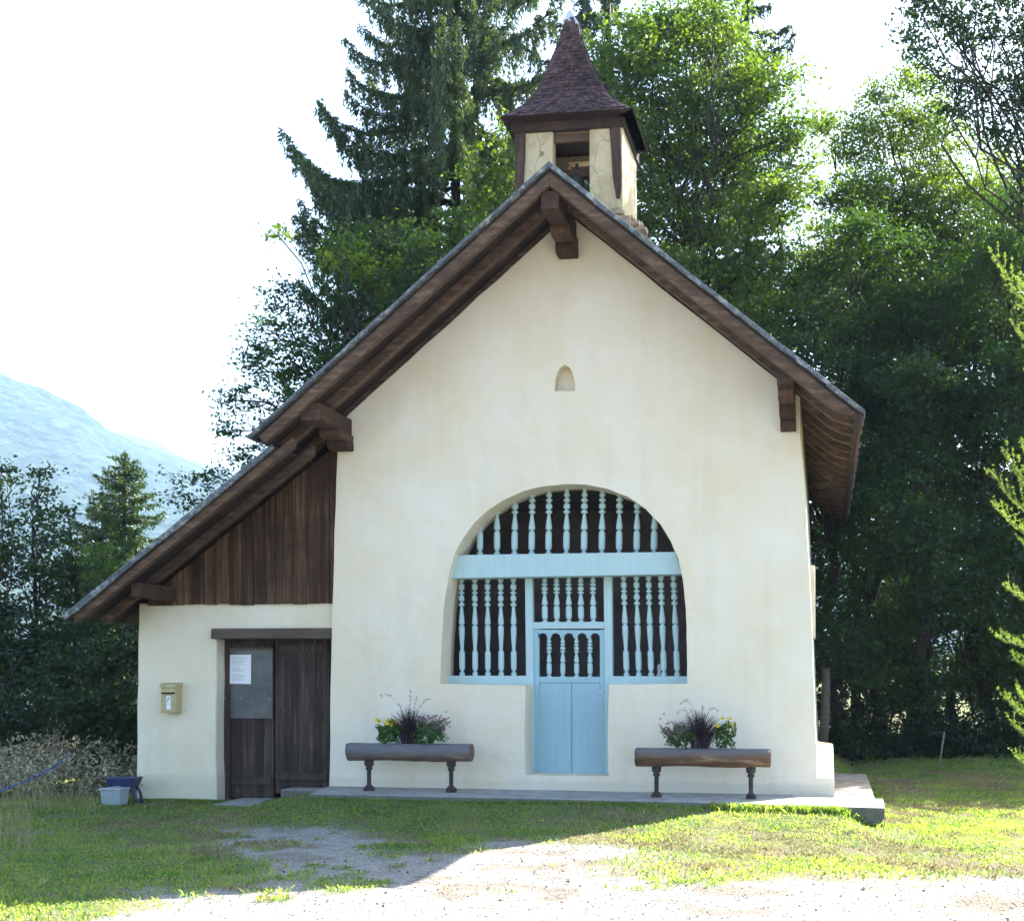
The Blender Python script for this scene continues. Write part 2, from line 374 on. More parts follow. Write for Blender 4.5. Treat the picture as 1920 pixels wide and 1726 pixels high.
# buttress plinth at the right corner, sloping up to the back
pb = P(1565, 1492); bz0 = P(1563, 1456)[1]
bt = MB(); bt.add([(xr0-.1, .001, -.4), (pb[0], .001, -.4), (pb[0]-.02, .001, bz0), (xr0-.1, .001, bz0), (xr0-.1, 1.5, -.4), (pb[0]+.02, 1.5, -.4), (pb[0]-.01, 1.5, .52), (xr0-.1, 1.5, .56)],
       [(0,1,2,3), (4,7,6,5), (0,4,5,1), (1,5,6,2), (2,6,7,3), (0,3,7,4)])
for i, v in enumerate(bt.v): bt.v[i] = (v[0], v[1]+.06, v[2])
bt.build('buttress', M['wall'], chapel, bevel=.02)
wf = MB(); wf.box((xr1+.02, 3.1, 1.95), (xr1+.16, 4.2, 3.0)); wf.build('window_surround', M['wall'], chapel, bevel=.01)
# --- interior: floor, ceiling boards
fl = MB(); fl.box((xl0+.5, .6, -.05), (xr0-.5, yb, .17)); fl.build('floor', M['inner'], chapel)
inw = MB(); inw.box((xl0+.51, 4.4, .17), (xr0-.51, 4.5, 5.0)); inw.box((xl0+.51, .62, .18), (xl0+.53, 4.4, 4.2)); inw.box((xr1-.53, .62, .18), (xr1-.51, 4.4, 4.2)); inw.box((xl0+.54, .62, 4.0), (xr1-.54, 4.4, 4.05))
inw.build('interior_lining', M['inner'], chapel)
# --- main roof
def slope(p, q, y0, y1, thick, off, name, m, taper=0, jit=0):
    d = Vector((q[0]-p[0], q[1]-p[1])).normalized(); n = Vector((-d.y, d.x));  n = n if n.y > 0 else -n
    mb = MB(); a = Vector(p)-n*off; b = Vector(q)-n*off
    mb.pxz([tuple(a), tuple(b), tuple(b-n*thick), tuple(a-n*thick)], y0, y1)
    return mb
def covering(p, q, y0, y1, name, courses=.24, side=1):
    d = Vector((q[0]-p[0], q[1]-p[1])); L = d.length; d.normalize(); n = Vector((-d.y, d.x)); n = n if n.y > 0 else -n
    mb = MB(); k = int(L/courses)+1
    for i in range(k):
        t0 = i*L/k; t1 = min(L+.03, (i+1)*L/k+.07)
        yy = y0
        while yy < y1:
            w = random.uniform(.35, .75) if i < k-1 else random.uniform(.12, .25)
            ye = min(y1, yy+w); j = random.uniform(-.015, .02); o = random.uniform(0, .006)
            a = Vector(p)+d*t0-n*(.022+o); b = Vector(p)+d*(t1+j)-n*(.004+o)
            e = .012 if yy == y0 else 0
            mb.pxz([tuple(a), tuple(b), tuple(b-n*.02), tuple(a-n*.02)], yy-(random.uniform(0, .03) if yy == y0 else 0), ye-.006)
            yy = ye
    return mb.build(name, M['slate'], chapel)
covering(AP, RE, YV-.03, YB, 'roof_covering'); covering(AP, LE, YV-.03, YB, 'roof_covering'); covering(LT, LB, YV2-.03, 7.6, 'lean_to_roof_covering')
# ridge cap
rc = MB(); rc.pxz([(AP[0]-.16, roofz(AP[0]-.16)+.002), (AP[0], AP[1]+.012), (AP[0]+.16, roofz(AP[0]+.16)+.002), (AP[0]+.16, roofz(AP[0]+.16)-.03), (AP[0], AP[1]-.03), (AP[0]-.16, roofz(AP[0]-.16)-.03)], YV-.04, YB)
rc.build('ridge_cap', M['slate'], chapel)
def deckmk(p, q, y0, y1, name):
    d = Vector((q[0]-p[0], q[1]-p[1])); L = d.length; d.normalize(); n = Vector((-d.y, d.x)); n = n if n.y > 0 else -n
    mb = MB(); t = 0
    while t < L-.02:
        w = random.uniform(.14, .2); t1 = min(L, t+w)
        a = Vector(p)+d*t-n*.046; b = Vector(p)+d*(t1-.0015)-n*.046
        mb.pxz([tuple(a), tuple(b), tuple(b-n*.022), tuple(a-n*.022)], y0+.02, y1)
        t = t1
    return mb.build(name, M['deck'], chapel)
deckmk(AP, RE, YV, YB, 'roof_boards'); deckmk(AP, LE, YV, YB, 'roof_boards'); deckmk(LT, LB, YV2, 7.6, 'lean_to_roof_boards')
def rafter(p, q, y, w=.11, h=.13, tail=0, m='beam', name='rafter', off=.069):
    d = Vector((q[0]-p[0], q[1]-p[1])).normalized(); n = Vector((-d.y, d.x)); n = n if n.y > 0 else -n
    a = Vector(p)-n*off; b = Vector(q)-n*off; a = a-d*((a.x-p[0])/d.x)
    low = Vector(p)-n*(off+h); low = low-d*((low.x-p[0])/d.x)
    pts = [a, b]
    if tail:
        pts += [b-n*h*.38, b-d*.10-n*h*.75, b-d*.22-n*h*1.0, b-d*.34-n*h*1.05]
    else: pts += [b-n*h]
    pts += [low]
    mb = MB(); mb.pxz([tuple(x) for x in pts], y, y+w)
    return mb.build(name, M[m], chapel, bevel=.008, seg=1)
y = YV+.015; i = 0
while y < YB-.15:
    rafter(AP, (RE[0]-.04, lin(AP, RE, RE[0]-.04)), y, tail=1, w=.12 if i else .10)
    rafter(AP, (LE[0]+.05, lin(AP, LE, LE[0]+.05)), y, w=.12 if i else .10, h=.12)
    y += .66 if i else .58; i += 1
y = YV2+.015; i = 0
while y < 7.4:
    rafter((LT[0]+.25, lin(LT, LB, LT[0]+.25)), (LB[0]+.05, lin(LT, LB, LB[0]+.05)), y, h=.10)
    y += .62; i += 1
eb = MB(); eb.pxz([(RE[0]-.04, RE[1]-.045), (RE[0]-.012, RE[1]-.06), (RE[0]-.012, RE[1]-.15), (RE[0]-.04, RE[1]-.15)], YV+.02, YB-.02); eb.build('eave_board', M['beamy'], chapel)
def verge(p, q, y, h, name='verge_trim'):
    d = Vector((q[0]-p[0], q[1]-p[1])); L = d.length; d.normalize(); n = Vector((-d.y, d.x)); n = n if n.y > 0 else -n
    mb = MB(); t = 0
    while t < L:
        t1 = min(L, t+random.uniform(.35, .8)); j = random.uniform(-.006, .006)
        a = Vector(p)+d*t+n*(.004+j); b = Vector(p)+d*(t1+.02)+n*(.004+j*.5)
        mb.pxz([tuple(a), tuple(b), tuple(b-n*(h+random.uniform(-.008, .008))), tuple(a-n*(h+random.uniform(-.008, .008)))], y-.03-random.uniform(0, .01), y+.012)
        t = t1
    return mb.build(name, M['slate'], chapel, bevel=.004, seg=1)
verge(AP, RE, YV-.012, .048); verge(AP, LE, YV-.012, .038); verge(LT, LB, YV2-.012, .07)
# purlins and carved corbels
def beamy(px0, py0, px1, py1, y0, y1, name='purlin'):
    a = W(px0, py0, y0); b = W(px1, py1, y0)
    mb = MB(); mb.box((a.x, y0, a.z), (b.x, y1, b.z)); return mb.build(name, M['beamy'], chapel, bevel=.012, seg=2, jit=.004)
beamy(1014, 358, 1048, 391, -1.13, .3, 'ridge_beam')
def corbel(xa, xb, z1, steps, name='corbel'):
    """stacked blocks: (front Y, height), each with a rounded nose"""
    mb = MB(); z = z1; k = 0
    for yf, h in steps:
        z0 = z-h; r = min(h*.75, .12); pts = [(.05, z), (yf, z), (yf, z0+r)]
        for t in range(1, 6):
            a = t/5*PI/2; pts.append((yf+r*(1-math.cos(a)), z0+r*(1-math.sin(a))))
        pts += [(.05, z0)]
        mb.pyz(pts, xa+.003*k, xb+.003*k); z = z0-.002; k += 1
    return mb.build(name, M['beamy'], chapel, bevel=.008, seg=1)
rb = W(1014, 391, -1.13); rb2 = W(1048, 391, -1.13)
corbel(rb.x-.01, rb2.x+.02, rb.z-.003, [(-.55, .12), (-.26, .13)], 'ridge_corbel')
a = W(563, 756, -1.1); b = W(600, 787, -1.1)
beamy(563, 756, 600, 787, -1.1, .3, 'purlin')
corbel(a.x+.0, b.x+.02, b.z-.003, [(-.5, .10), (-.25, .10)], 'purlin_corbel')
a = W(1457, 700, -1.08); b = W(1488, 721, -1.08)
beamy(1457, 697, 1488, 719, -1.08, .3, 'purlin')
corbel(a.x, b.x, W(1457, 719, -1.08).z-.003, [(-.85, .12), (-.5, .12), (-.18, .12)], 'purlin_corbel')
beamy(244, 1092, 264, 1119, -.85, .3, 'lean_to_purlin')
# --- lean-to
YS = .12
Q = lambda px, py: X0(px, py, YS)
lx0 = Q(257, 1300)[0]; ztop = Q(440, 1129)[1]; lx1 = xl0+.02
dl = Q(406, 1300)[0]; dtop = Q(500, 1192)[1]
ls = MB()
ls.pxz(dens([(lx0-.02, -.5), (dl, -.5), (dl-.01, .6), (dl, dtop), (lx1, dtop), (lx1, ztop), (lx0+.02, ztop+.0)], .25, .006, True), YS, YS+.45)
ls.build('lean_to_front_wall', M['wall2'], chapel, bevel=.025, seg=3, ang=55)
l2 = MB(); l2.box((lx0, YS+.45, -.5), (lx0+.4, 7.2, ztop)); l2.box((lx0+.4, 6.9, -.5), (lx1, 7.2, ztop)); l2.build('lean_to_side_wall', M['wall2'], chapel)
pl = MB(); x = Q(262, 1120)[0]; k = 0
while x < lx1+.02:
    w = random.uniform(.13, .19); x1 = min(x+w, lx1+.03); o = random.uniform(0, .014)+(.016 if k % 2 else 0)
    za, zb_ = lin(LT, LB, x)-.13, lin(LT, LB, x1)-.13
    z0 = ztop-.03-random.uniform(0, .02)+.012
    if za > z0+.05:
        pl.pxz([(x, z0), (x1-.005, z0), (x1-.005, zb_), (x, za)], YS-.03-o, YS+.03-o)
    x = x1; k += 1
pl.build('plank_cladding', M['plank'], chapel)
pk = MB(); pk.pxz([(lx0+.1, ztop), (lx1, ztop), (lx1, lin(LT, LB, lx1)-.14), (lx0+.1, lin(LT, LB, lx0+.1)-.12)], YS+.04, YS+.08); pk.build('gable_backing', M['deck'], chapel)
li = MB(); a = X0(395, 1178, .02); b = X0(618, 1197, .02); li.box((a[0], .02, b[1]), (lx1-.01, YS+.5, a[1])); li.build('door_lintel', M['lintel'], chapel, bevel=.015, jit=.006)
# lean-to double door
YD = .42
def boards(mb, x0, x1, z0, z1, y0, th, wmin=.1, wmax=.16):
    x = x0
    while x < x1-.01:
        e = min(x1, x+random.uniform(wmin, wmax))
        if x1-e < .05: e = x1
        o = random.uniform(0, .006); mb.box((x+.0025, y0-o, z0+random.uniform(0, .015)), (e-.0025, y0+th, z1)); x = e
for px0, px1, pyb in ((411, 513, 1496), (516, 618, 1488)):
    a = X0(px0, 1200, YD); b = X0(px1, pyb, YD); bx = min(b[0], lx1)
    mb = MB(); boards(mb, a[0], bx, b[1], a[1]+.02, YD, .04)
    dr = mb.build('lean_to_door', M['doorw'], chapel)
    for za, zb2 in ((a[1]-.16, a[1]-.06), (b[1]+.18, b[1]+.28)):
        fr = MB(); fr.box((a[0]+.02, YD-.03, za), (bx-.02, YD-.007, zb2)); fr.build('door_ledge', M['doorw'], dr, bevel=.004, seg=1)
jb = MB(); a = X0(406, 1196, YD); jb.box((dl-.02, YD-.06, -.3), (dl+.07, YD+.1, a[1]+.03)); jb.build('door_jamb', M['doorw'], chapel, bevel=.006, seg=1)
# --- arch screen
YC = .45
S = lambda px, py: X0(px, py, YC)
def sbox(mb, px0, py0, px1, py1, y0, y1, Yr=YC):
    a = X0(px0, py0, Yr); b = X0(px1, py1, Yr); mb.box((a[0], y0, b[1]), (b[0], y1, a[1])); return mb
scr = MB()
scr.pxz([S(986, 1084), S(1000, 1084), S(1004, 1452), S(990, 1452)], YC-.06, YC+.05)
scr.pxz([S(1133, 1080), S(1148.5, 1080), S(1150, 1272), S(1143, 1453), S(1137, 1453)], YC-.06, YC+.05)
sbox(scr, 998, 1166, 1138, 1178, YC-.05, YC+.05)
sbox(scr, 838, 1266, 992, 1283, YC-.07, YC+.06)
sbox(scr, 1143, 1267, 1293, 1283.5, YC-.07, YC+.06)
screen = scr.build('arch_screen', M['blue'], chapel, bevel=.006, seg=2)
YBm = .16
cb = MB(); cb.pxz([X0(858, 1040, YBm), X0(1266, 1034, YBm), X0(1279, 1076, YBm), X0(842, 1084, YBm)], YBm, YC+.04); cb.build('crossbeam', M['blue'], screen, bevel=.008, seg=2)
LONG = [(0,.95),(.035,.95),(.04,.55),(.06,.55),(.065,.9),(.10,1),(.23,1.0),(.25,.9),(.255,.62),(.28,.6),(.36,.8),(.43,1.0),(.50,1.0),(.51,.6),(.522,.6),(.527,1),(.56,1),(.63,.72),(.70,.48),(.708,.48),(.71,1),(.735,1),(.74,.5),(.755,.5),(.765,1),(.80,1),(.82,.5),(.83,.5),(.833,1),(.85,1),(.855,.5),(.87,.5),(.88,1),(.925,1),(.935,.5),(.95,.5),(.955,.95),(1,.95)]
SHORT = [(0,.95),(.045,.95),(.05,.55),(.08,.55),(.09,.9),(.14,1),(.30,1),(.35,.9),(.36,.55),(.38,.55),(.39,1),(.43,1),(.52,.72),(.61,.45),(.625,.45),(.63,1),(.665,1),(.67,.5),(.69,.5),(.70,1),(.76,1),(.78,.5),(.80,.5),(.805,1),(.84,1),(.845,.5),(.87,.5),(.88,.9),(.92,.9),(.93,.6),(1,.6)]
def baluster(px0, py0, px1, py1, prof, R, par, Yb=YC, full=None):
    R = R*1.06
    a = W(px0, py0, Yb); b = W(px1, py1, Yb); h = b.z-a.z; H = full or h
    pr = []
    for t, r in prof:
        if t*H > h: pr.append((h, r*R)); break
        pr.append((t*H, r*R))
    if pr[-1][0] < h: pr.append((h, pr[-1][1]))
    R_ = R*random.uniform(.94, 1.06)
    mb = MB(); mb.lathe(pr, a, 12, 'z', ((b.x-a.x)/h, 0))
    o = mb.build('baluster', M['blue'], par, smooth=False)
    for f in o.data.polygons: f.use_smooth = len(f.vertices) == 4
    o.data.set_sharp_from_angle(angle=math.radians(50))
    return o
for x, yt in zip((900, 932, 964.5, 996.7, 1028.4, 1061.8, 1094.8, 1128.3, 1160.6, 1193.6, 1226), (975, 945, 925, 908, 905, 905, 905, 905, 913, 930, 955)):
    baluster(x, 1041, x+(1.5 if x > 950 else 0), yt, SHORT, .041, screen, full=.86)
for a_, b_ in ((865, 866.7), (890, 891), (914, 915), (938.5, 940), (962.6, 963.7)): baluster(b_, 1267, a_, 1082, LONG, .037, screen)
for a_, b_ in ((1169, 1175), (1193, 1198), (1216, 1221), (1239, 1245), (1262.6, 1270)): baluster(b_, 1268, a_, 1078, LONG, .037, screen)
for a_ in (1021, 1043.4, 1066, 1088.7, 1111.7): baluster(a_+.8, 1167, a_, 1080, SHORT, .038, screen)
# --- entrance door: frame with arched openings, panels
dm = MB(); YE = YC-.005
T = lambda px, py: X0(px, py, YE)
sb = lambda x0, y0, x1, y1, a, b: sbox(dm, x0, y0, x1, y1, a, b, YE)
sb(1000.5, 1179, 1011.5, 1451, YE-.03, YE+.03); sb(1125.5, 1180, 1136.5, 1452, YE-.03, YE+.03)
sb(1011.5, 1268, 1125.5, 1279, YE-.03, YE+.03)
top = [T(1011.5, 1180), T(1125.5, 1181)]
pts = [T(1125.5, 1181), T(1011.5, 1180), T(1011.5, 1195)]
for i in range(5):
    c = 1018+i*24.6; r = 8.8
    for k in range(9):
        a = PI-k*PI/8; pts.append(T(c+r*math.cos(a), 1194-7.5*math.sin(a)))
    if i < 4: pts += [T(c+r+.3, 1196), T(c+24.6-r-.3, 1196)]
pts += [T(1125.5, 1195)]
dm.pxz(pts, YE-.03, YE+.03)
door = dm.build('entrance_door', M['blue2'], chapel, bevel=.003, seg=1)
dp = MB(); a = T(1012, 1279); b = T(1125.5, 1451); xm = T(1072.5, 1300)[0]
dp.box((a[0]-.005, YE-.012, b[1]), (xm-.004, YE+.02, a[1])); dp.box((xm+.004, YE-.016, b[1]), (b[0]+.005, YE+.02, a[1])); dp.build('door_panel', M['blue2'], door)
for a_ in (1029.4, 1055, 1080.8, 1106): baluster(a_+.5, 1269, a_, 1195, SHORT, .032, door, YE)
kh = MB(); a = T(1123.5, 1296); b = T(1128, 1306); kh.box((a[0], YE-.036, b[1]), (b[0], YE-.028, a[1])); kh.build('keyhole_plate', M['zinc'], door)
ks = MB(); a = T(1125.2, 1299); b = T(1126.7, 1304); ks.box((a[0], YE-.04, b[1]), (b[0], YE-.034, a[1])); ks.build('keyhole', M['dark'], door)
# --- bell tower
YT = .10
U = lambda px, py: X0(px, py, YT)
tl, tr_ = U(969, 300)[0], U(1168, 300)[0]; YT2 = YT+1.25
zt = U(1070, 232)[1]; zbase = 6.3
ol, orr = U(1037, 300)[0], U(1105, 300)[0]; ot = U(1070, 245)[1]
tw = MB(); t_ = .2
def tcol(x0, x1, y0, y1): tw.pxz(dens([(x0, zbase), (x1, zbase), (x1, zt), (x0, zt)], .3, .005, True), y0, y1)
tcol(tl, ol, YT, YT+t_); tcol(orr, tr_, YT, YT+t_); tcol(tl, ol, YT2-t_, YT2); tcol(orr, tr_, YT2-t_, YT2)
tw.box((tl, YT+t_, zbase), (tl+t_, YT2-t_, zt)); tw.box((tr_-t_, YT+t_, zbase), (tr_, YT2-t_, zt))
tw.box((ol, YT, ot), (orr, YT+t_, zt)); tw.box((ol, YT2-t_, ot), (orr, YT2, zt))
tower = tw.build('bell_tower', M['tower'], chapel, bevel=.02, seg=2)
# flared rubble ledge low on the right side
for k in range(15):
    a = .2+k*.085; mb = MB()
lg = MB()
for k in range(80):
    yy = YT-.03+random.random()*1.25; zz = U(1170, 404)[1]+random.uniform(-.17, .03); dx = (U(1170, 396)[1]-zz)*.8
    s = random.uniform(.03, .06); c = Vector((tr_+.02+dx+random.uniform(-.02, .04), yy, zz))
    lg.box((c.x-s*1.3, c.y-s, c.z-s*.45), (c.x+s*1.3, c.y+s, c.z+s*.45))
for k in range(14):
    xx = tr_-random.random()*.3; zz = U(1150, 396)[1]+random.uniform(-.03, .03); s = random.uniform(.02, .045)
    lg.box((xx-s*1.4, YT-.03-s*.5, zz-s*.5), (xx+s*1.4, YT+.02, zz+s*.5))
lg.box((tr_-.03, YT, zbase), (tr_+.09, YT2, U(1170, 404)[1]))
lg.build('rubble_ledge', M['stone'], tower, bevel=.008, seg=1, jit=.008)
def postmk(pts, y0, y1):
    mb = MB(); mb.pxz([U(*p) for p in pts], y0, y1); mb.build('corner_post', M['oldpost'], tower, bevel=.01, seg=1)
postmk([(967, 228), (986, 228), (985, 300), (980, 372), (966, 372)], YT-.04, YT+.1)
postmk([(1142, 222), (1162, 222), (1166, 300), (1166, 352), (1163, 373), (1156, 373), (1149, 330), (1146, 280)], YT-.03, YT+.08)
eb = MB(); a = U(960, 226); b = U(1172, 239)
eb.box((a[0], YT-.06, b[1]), (b[0], YT+.05, a[1]+.02)); eb.box((a[0], YT2-.05, b[1]), (b[0], YT2+.06, a[1]+.02))
eb.box((a[0], YT+.05, b[1]), (a[0]+.12, YT2-.05, a[1]+.02)); eb.box((b[0]-.12, YT+.05, b[1]), (b[0], YT2-.05, a[1]+.02)); eb.build('eave_beam', M['deck'], tower, bevel=.008, seg=1)
lv = MB(); lv.box((ol+.0, YT+.05, ot-.12), (orr, YT+.1, ot-.02)); lv.build('louvre', M['beam'], tower, bevel=.006, seg=1); lv = MB(); lv.box((ol, YT+.5, U(1070, 305)[1]), (orr, YT+.62, U(1070, 290)[1]))
lv.build('bell_frame', M['beam'], tower, bevel=.006, seg=1)
ts = MB(); ts.box((ol-.02, YT2-.12, zbase), (orr+.02, YT2-.08, U(1070, 309)[1])); ts.box((ol+.35, YT2-.13, U(1070, 318)[1]), (orr, YT2-.06, U(1070, 286)[1])); ts.build('back_panel', M['tower'], tower)
# spire: bell-cast pyramid of shingles
ctr = W(1073, 30, .72); zc_ = zt
ze = W(1060, 216, -.12).z; zt2 = W(1073, 36, .72).z
ex0, ex1 = W(943, 218, -.12).x, W(1185, 200, -.12).x
hw = (ex1-ex0)/2; ecx = (ex0+ex1)/2
prof = [(0, 1.0), (.08, .82), (.18, .63), (.28, .52), (.45, .375), (.65, .235), (.82, .125), (1, .045)]
def hwat(t):
    for (a0, b0), (a1, b1) in zip(prof, prof[1:]):
        if t <= a1: return b0+(b1-b0)*(t-a0)/(a1-a0)
    return prof[-1][1]
def spt(t, u, side):           # u in -1..1 across side
    h = hwat(t); cx = ecx+(ctr.x-ecx)*t; cy = .52+(ctr.y-.52)*t*.3; z = ze+(zt2-ze)*t
    a = h*hw; b = h*.70
    if side == 0: return Vector((cx+u*a, cy-b, z))
    if side == 1: return Vector((cx+a, cy+u*b, z))
    if side == 2: return Vector((cx-u*a, cy+b, z))
    return Vector((cx-a, cy-u*b, z))
core = MB(); rows = 24
for side in range(4):
    for r in range(rows-2):
        t0, t1 = r/rows, (r+1)/rows
        core.add([spt(t0, -1, side), spt(t0, 1, side), spt(t1, 1, side), spt(t1, -1, side)], [(0, 1, 2, 3)])
core.add([spt(0, -1, 0), spt(0, 1, 0), spt(0, 1, 2), spt(0, -1, 2)], [(0, 3, 2, 1)])
spire = core.build('spire_roof', M['shingle'], tower)
shg = MB(); R_ = 30
for side in range(4):
    nrm = [Vector((0, -1, 0)), Vector((1, 0, 0)), Vector((0, 1, 0)), Vector((-1, 0, 0))][side]
    for r in range(R_):
        t0 = r/R_-.004; t1 = min(1, (r+1.5)/R_); wid = (hw if side % 2 == 0 else .70)*hwat(max(0, t0))*2
        
        if t0 > .93: continue
        n = max(1, round(wid/.075)); off = .5 if r % 2 else 0
        for k in range(-1, n+1):
            u0 = -1+2*(k+off)/n; u1 = u0+2/n*.94; u0, u1 = max(-1, u0), min(1, u1)
            if u1-u0 < .25/n: continue
            a, b, c, d = spt(max(0, t0), u0, side), spt(max(0, t0), u1, side), spt(t1, u1, side), spt(t1, u0, side)
            up = (nrm+Vector((0, 0, .5))).normalized(); l = up*random.uniform(.014, .026); l2_ = up*.004
            dn = (a-d)*.0; e = .25
            bmid = (a+b)/2+(a-d)*random.uniform(.10, .22)+l; a1 = a+(b-a)*.18+(a-d)*.08; b1 = b+(a-b)*.18+(b-c)*.08
            vs = [d+l2_, a+(d-a)*.12+l, a1+l, bmid, b1+l, b+(c-b)*.12+l, c+l2_]
            lo = [v-up*.012 for v in vs]
            shg.add(vs+lo, [(0,1,2,3,4,5,6)]+[(i, i+7, i+8, i+1) for i in range(6)])
shg.build('shingles', M['shingle'], tower)
cp = MB(); tp = Vector((ctr.x, .52, W(1073, 16, .52).z))
q = [spt(.895, u, 0) for u in (-1, 1)]+[spt(.895, u, 2) for u in (-1, 1)]
q = [p+Vector(((p.x-ctr.x)*.55, (p.y-tp.y)*.4, 0)) for p in q]
cp.add([q[0], q[1], q[2], q[3], tp], [(0,1,4), (1,2,4), (2,3,4), (3,0,4), (0,3,2,1)]); cp.build('spire_cap', M['zinc'], tower)
# bell
bc = W(1082, 322, YT+.55)
bell = thing('bell', (bc.x, bc.y, bc.z-.34), 'dull green bronze bell hanging in the tower opening', 'bell')
bb = MB(); bb.lathe([(0, .17), (.02, .165), (.06, .135), (.14, .105), (.24, .095), (.29, .08), (.315, .04), (.33, .015)], (bc.x, bc.y, bc.z-.34), 24); bb.build('bell_body', M['bronze'], bell, smooth=True)
bb = MB(); bb.box((bc.x-.02, bc.y-.02, bc.z-.02), (bc.x+.02, bc.y+.02, bc.z+.1)); bb.build('hanger', M['iron'], bell)

# ============================================================= things on the chapel
a = W(416, 1219, YD-.045); b = W(511, 1347, YD-.045)
nbd = thing('notice_board', (a.x, a.y, b.z), 'dull grey metal notice panel fixed on the left dark shed door leaf', 'notice board')
mb = MB(); mb.box((a.x, YD-.045, b.z), (b.x, YD-.036, a.z)); mb.build('panel', M['sheet'], nbd, bevel=.002, seg=1)
mb = MB(); mb.box((a.x-.004, YD-.052, a.z), (b.x+.004, YD-.034, a.z+.03)); mb.build('top_rail', M['lintel'], nbd)
for px in (421.5, 453, 474, 505):
    c = W(px, 1311, YD-.055); mb = MB(); mb.lathe([(0, .004), (.004, .010), (.012, .009), (.018, .004)], (c.x, c.y, c.z), 8); mb.build('pin', M['zinc'], nbd)
a = W(431, 1227, YD-.049); b = W(471, 1281, YD-.049)
pp = thing('paper_notice', (a.x, a.y, b.z), 'white sheet of paper pinned on the metal notice panel', 'notice')
mb = MB(); mb.add([(a.x+.005, YD-.05, a.z), (b.x, YD-.05, a.z+.004), (b.x, YD-.056, b.z-.006), (a.x, YD-.053, b.z), (a.x+.005, YD-.049, a.z), (b.x, YD-.049, a.z+.004), (b.x, YD-.055, b.z-.006), (a.x, YD-.052, b.z)], [(0,1,2,3), (7,6,5,4), (0,4,5,1), (1,5,6,2), (2,6,7,3), (3,7,4,0)])
mb.build('sheet', M['paper'], pp)
mb = MB(); z = a.z-.035
while z > b.z+.04:
    w = random.uniform(.45, .9)*(b.x-a.x-.06); mb.box((a.x+.03, YD-.0585, z), (a.x+.03+w, YD-.0575, z+.004)); z -= .0165+(.02 if random.random() < .15 else 0)
mb.build('faint_print', M['ink'], pp)
# mailbox
a = W(301, 1281, -.05); b = W(330, 1336, -.05)
mbx = thing('mailbox', (a.x, YS, b.z), 'faded yellow mailbox hanging on the lean-to wall', 'mailbox')
w = b.x-a.x; h = a.z-b.z
mb = MB(); mb.box((a.x, -.05, b.z), (b.x, YS, a.z-.05)); mb.build('body', M['mail'], mbx, bevel=.012, seg=3)
mb = MB(); mb.pyz([(-.065, a.z-.055), (-.065, a.z-.02), (-.04, a.z), (YS, a.z+.012), (YS, a.z-.055)], a.x-.008, b.x+.008); mb.build('lid', M['mail'], mbx, bevel=.006)
mb = MB(); mb.box((a.x+.018, -.062, a.z-.115), (b.x-.018, -.048, a.z-.088)); mb.build('slot_flap', M['mail'], mbx, bevel=.004)
mb = MB(); mb.box((a.x+.018, -.058, a.z-.135), (b.x-.018, -.049, a.z-.115)); mb.build('slot', M['dark'], mbx)
mb = MB(); mb.box((a.x+.02, -.056, b.z+.03), (b.x-.018, -.048, a.z-.145)); dd = mb.build('front_flap', M['mail'], mbx, bevel=.003)
mb = MB(); sx = a.x+w*.40; mb.box((sx, -.0575, b.z+.045), (sx+w*.27, -.0555, a.z-.165)); mb.build('label_sticker', M['paper'], dd)
mb = MB(); zz = a.z-.18
mb.pxz([(sx+.008, zz-.022), (sx+.02, zz-.004), (sx+.036, zz-.002), (sx+.046, zz-.016), (sx+.042, zz-.040), (sx+.034, zz-.03), (sx+.024, zz-.034), (sx+.022, zz-.062), (sx+.008, zz-.062), (sx+.012, zz-.045)], -.0590, -.0577)
mb.box((sx+.006, -.0590, zz-.088), (sx+w*.24, -.0577, zz-.083)); mb.build('emblem', M['ink'], dd)
mb = MB(); mb.lathe([(0, .008), (.004, .008)], (a.x+w*.18, -.06, (a.z+b.z)/2+.02), 10); mb.build('lock', M['dark'], mbx)
mb = MB(); mb.box((a.x+w*.42, -.0665, a.z-.045), (a.x+w*.56, -.0645, a.z-.025)); mb.build('lid_mark', M['ink'], mbx)
# ornament behind the balusters
c = W(1237, 1268, .6); orn = thing('ornament', (c.x, .56, c.z), 'small whitish ornament behind the right arch balusters', 'ornament')
mb = MB(); mb.lathe([(0, .035), (.02, .04), (.06, .022), (.1, .03), (.14, .026), (.17, .01)], (c.x, .56, c.z), 12); mb.build('ornament_body', M['spike'], orn, smooth=True)
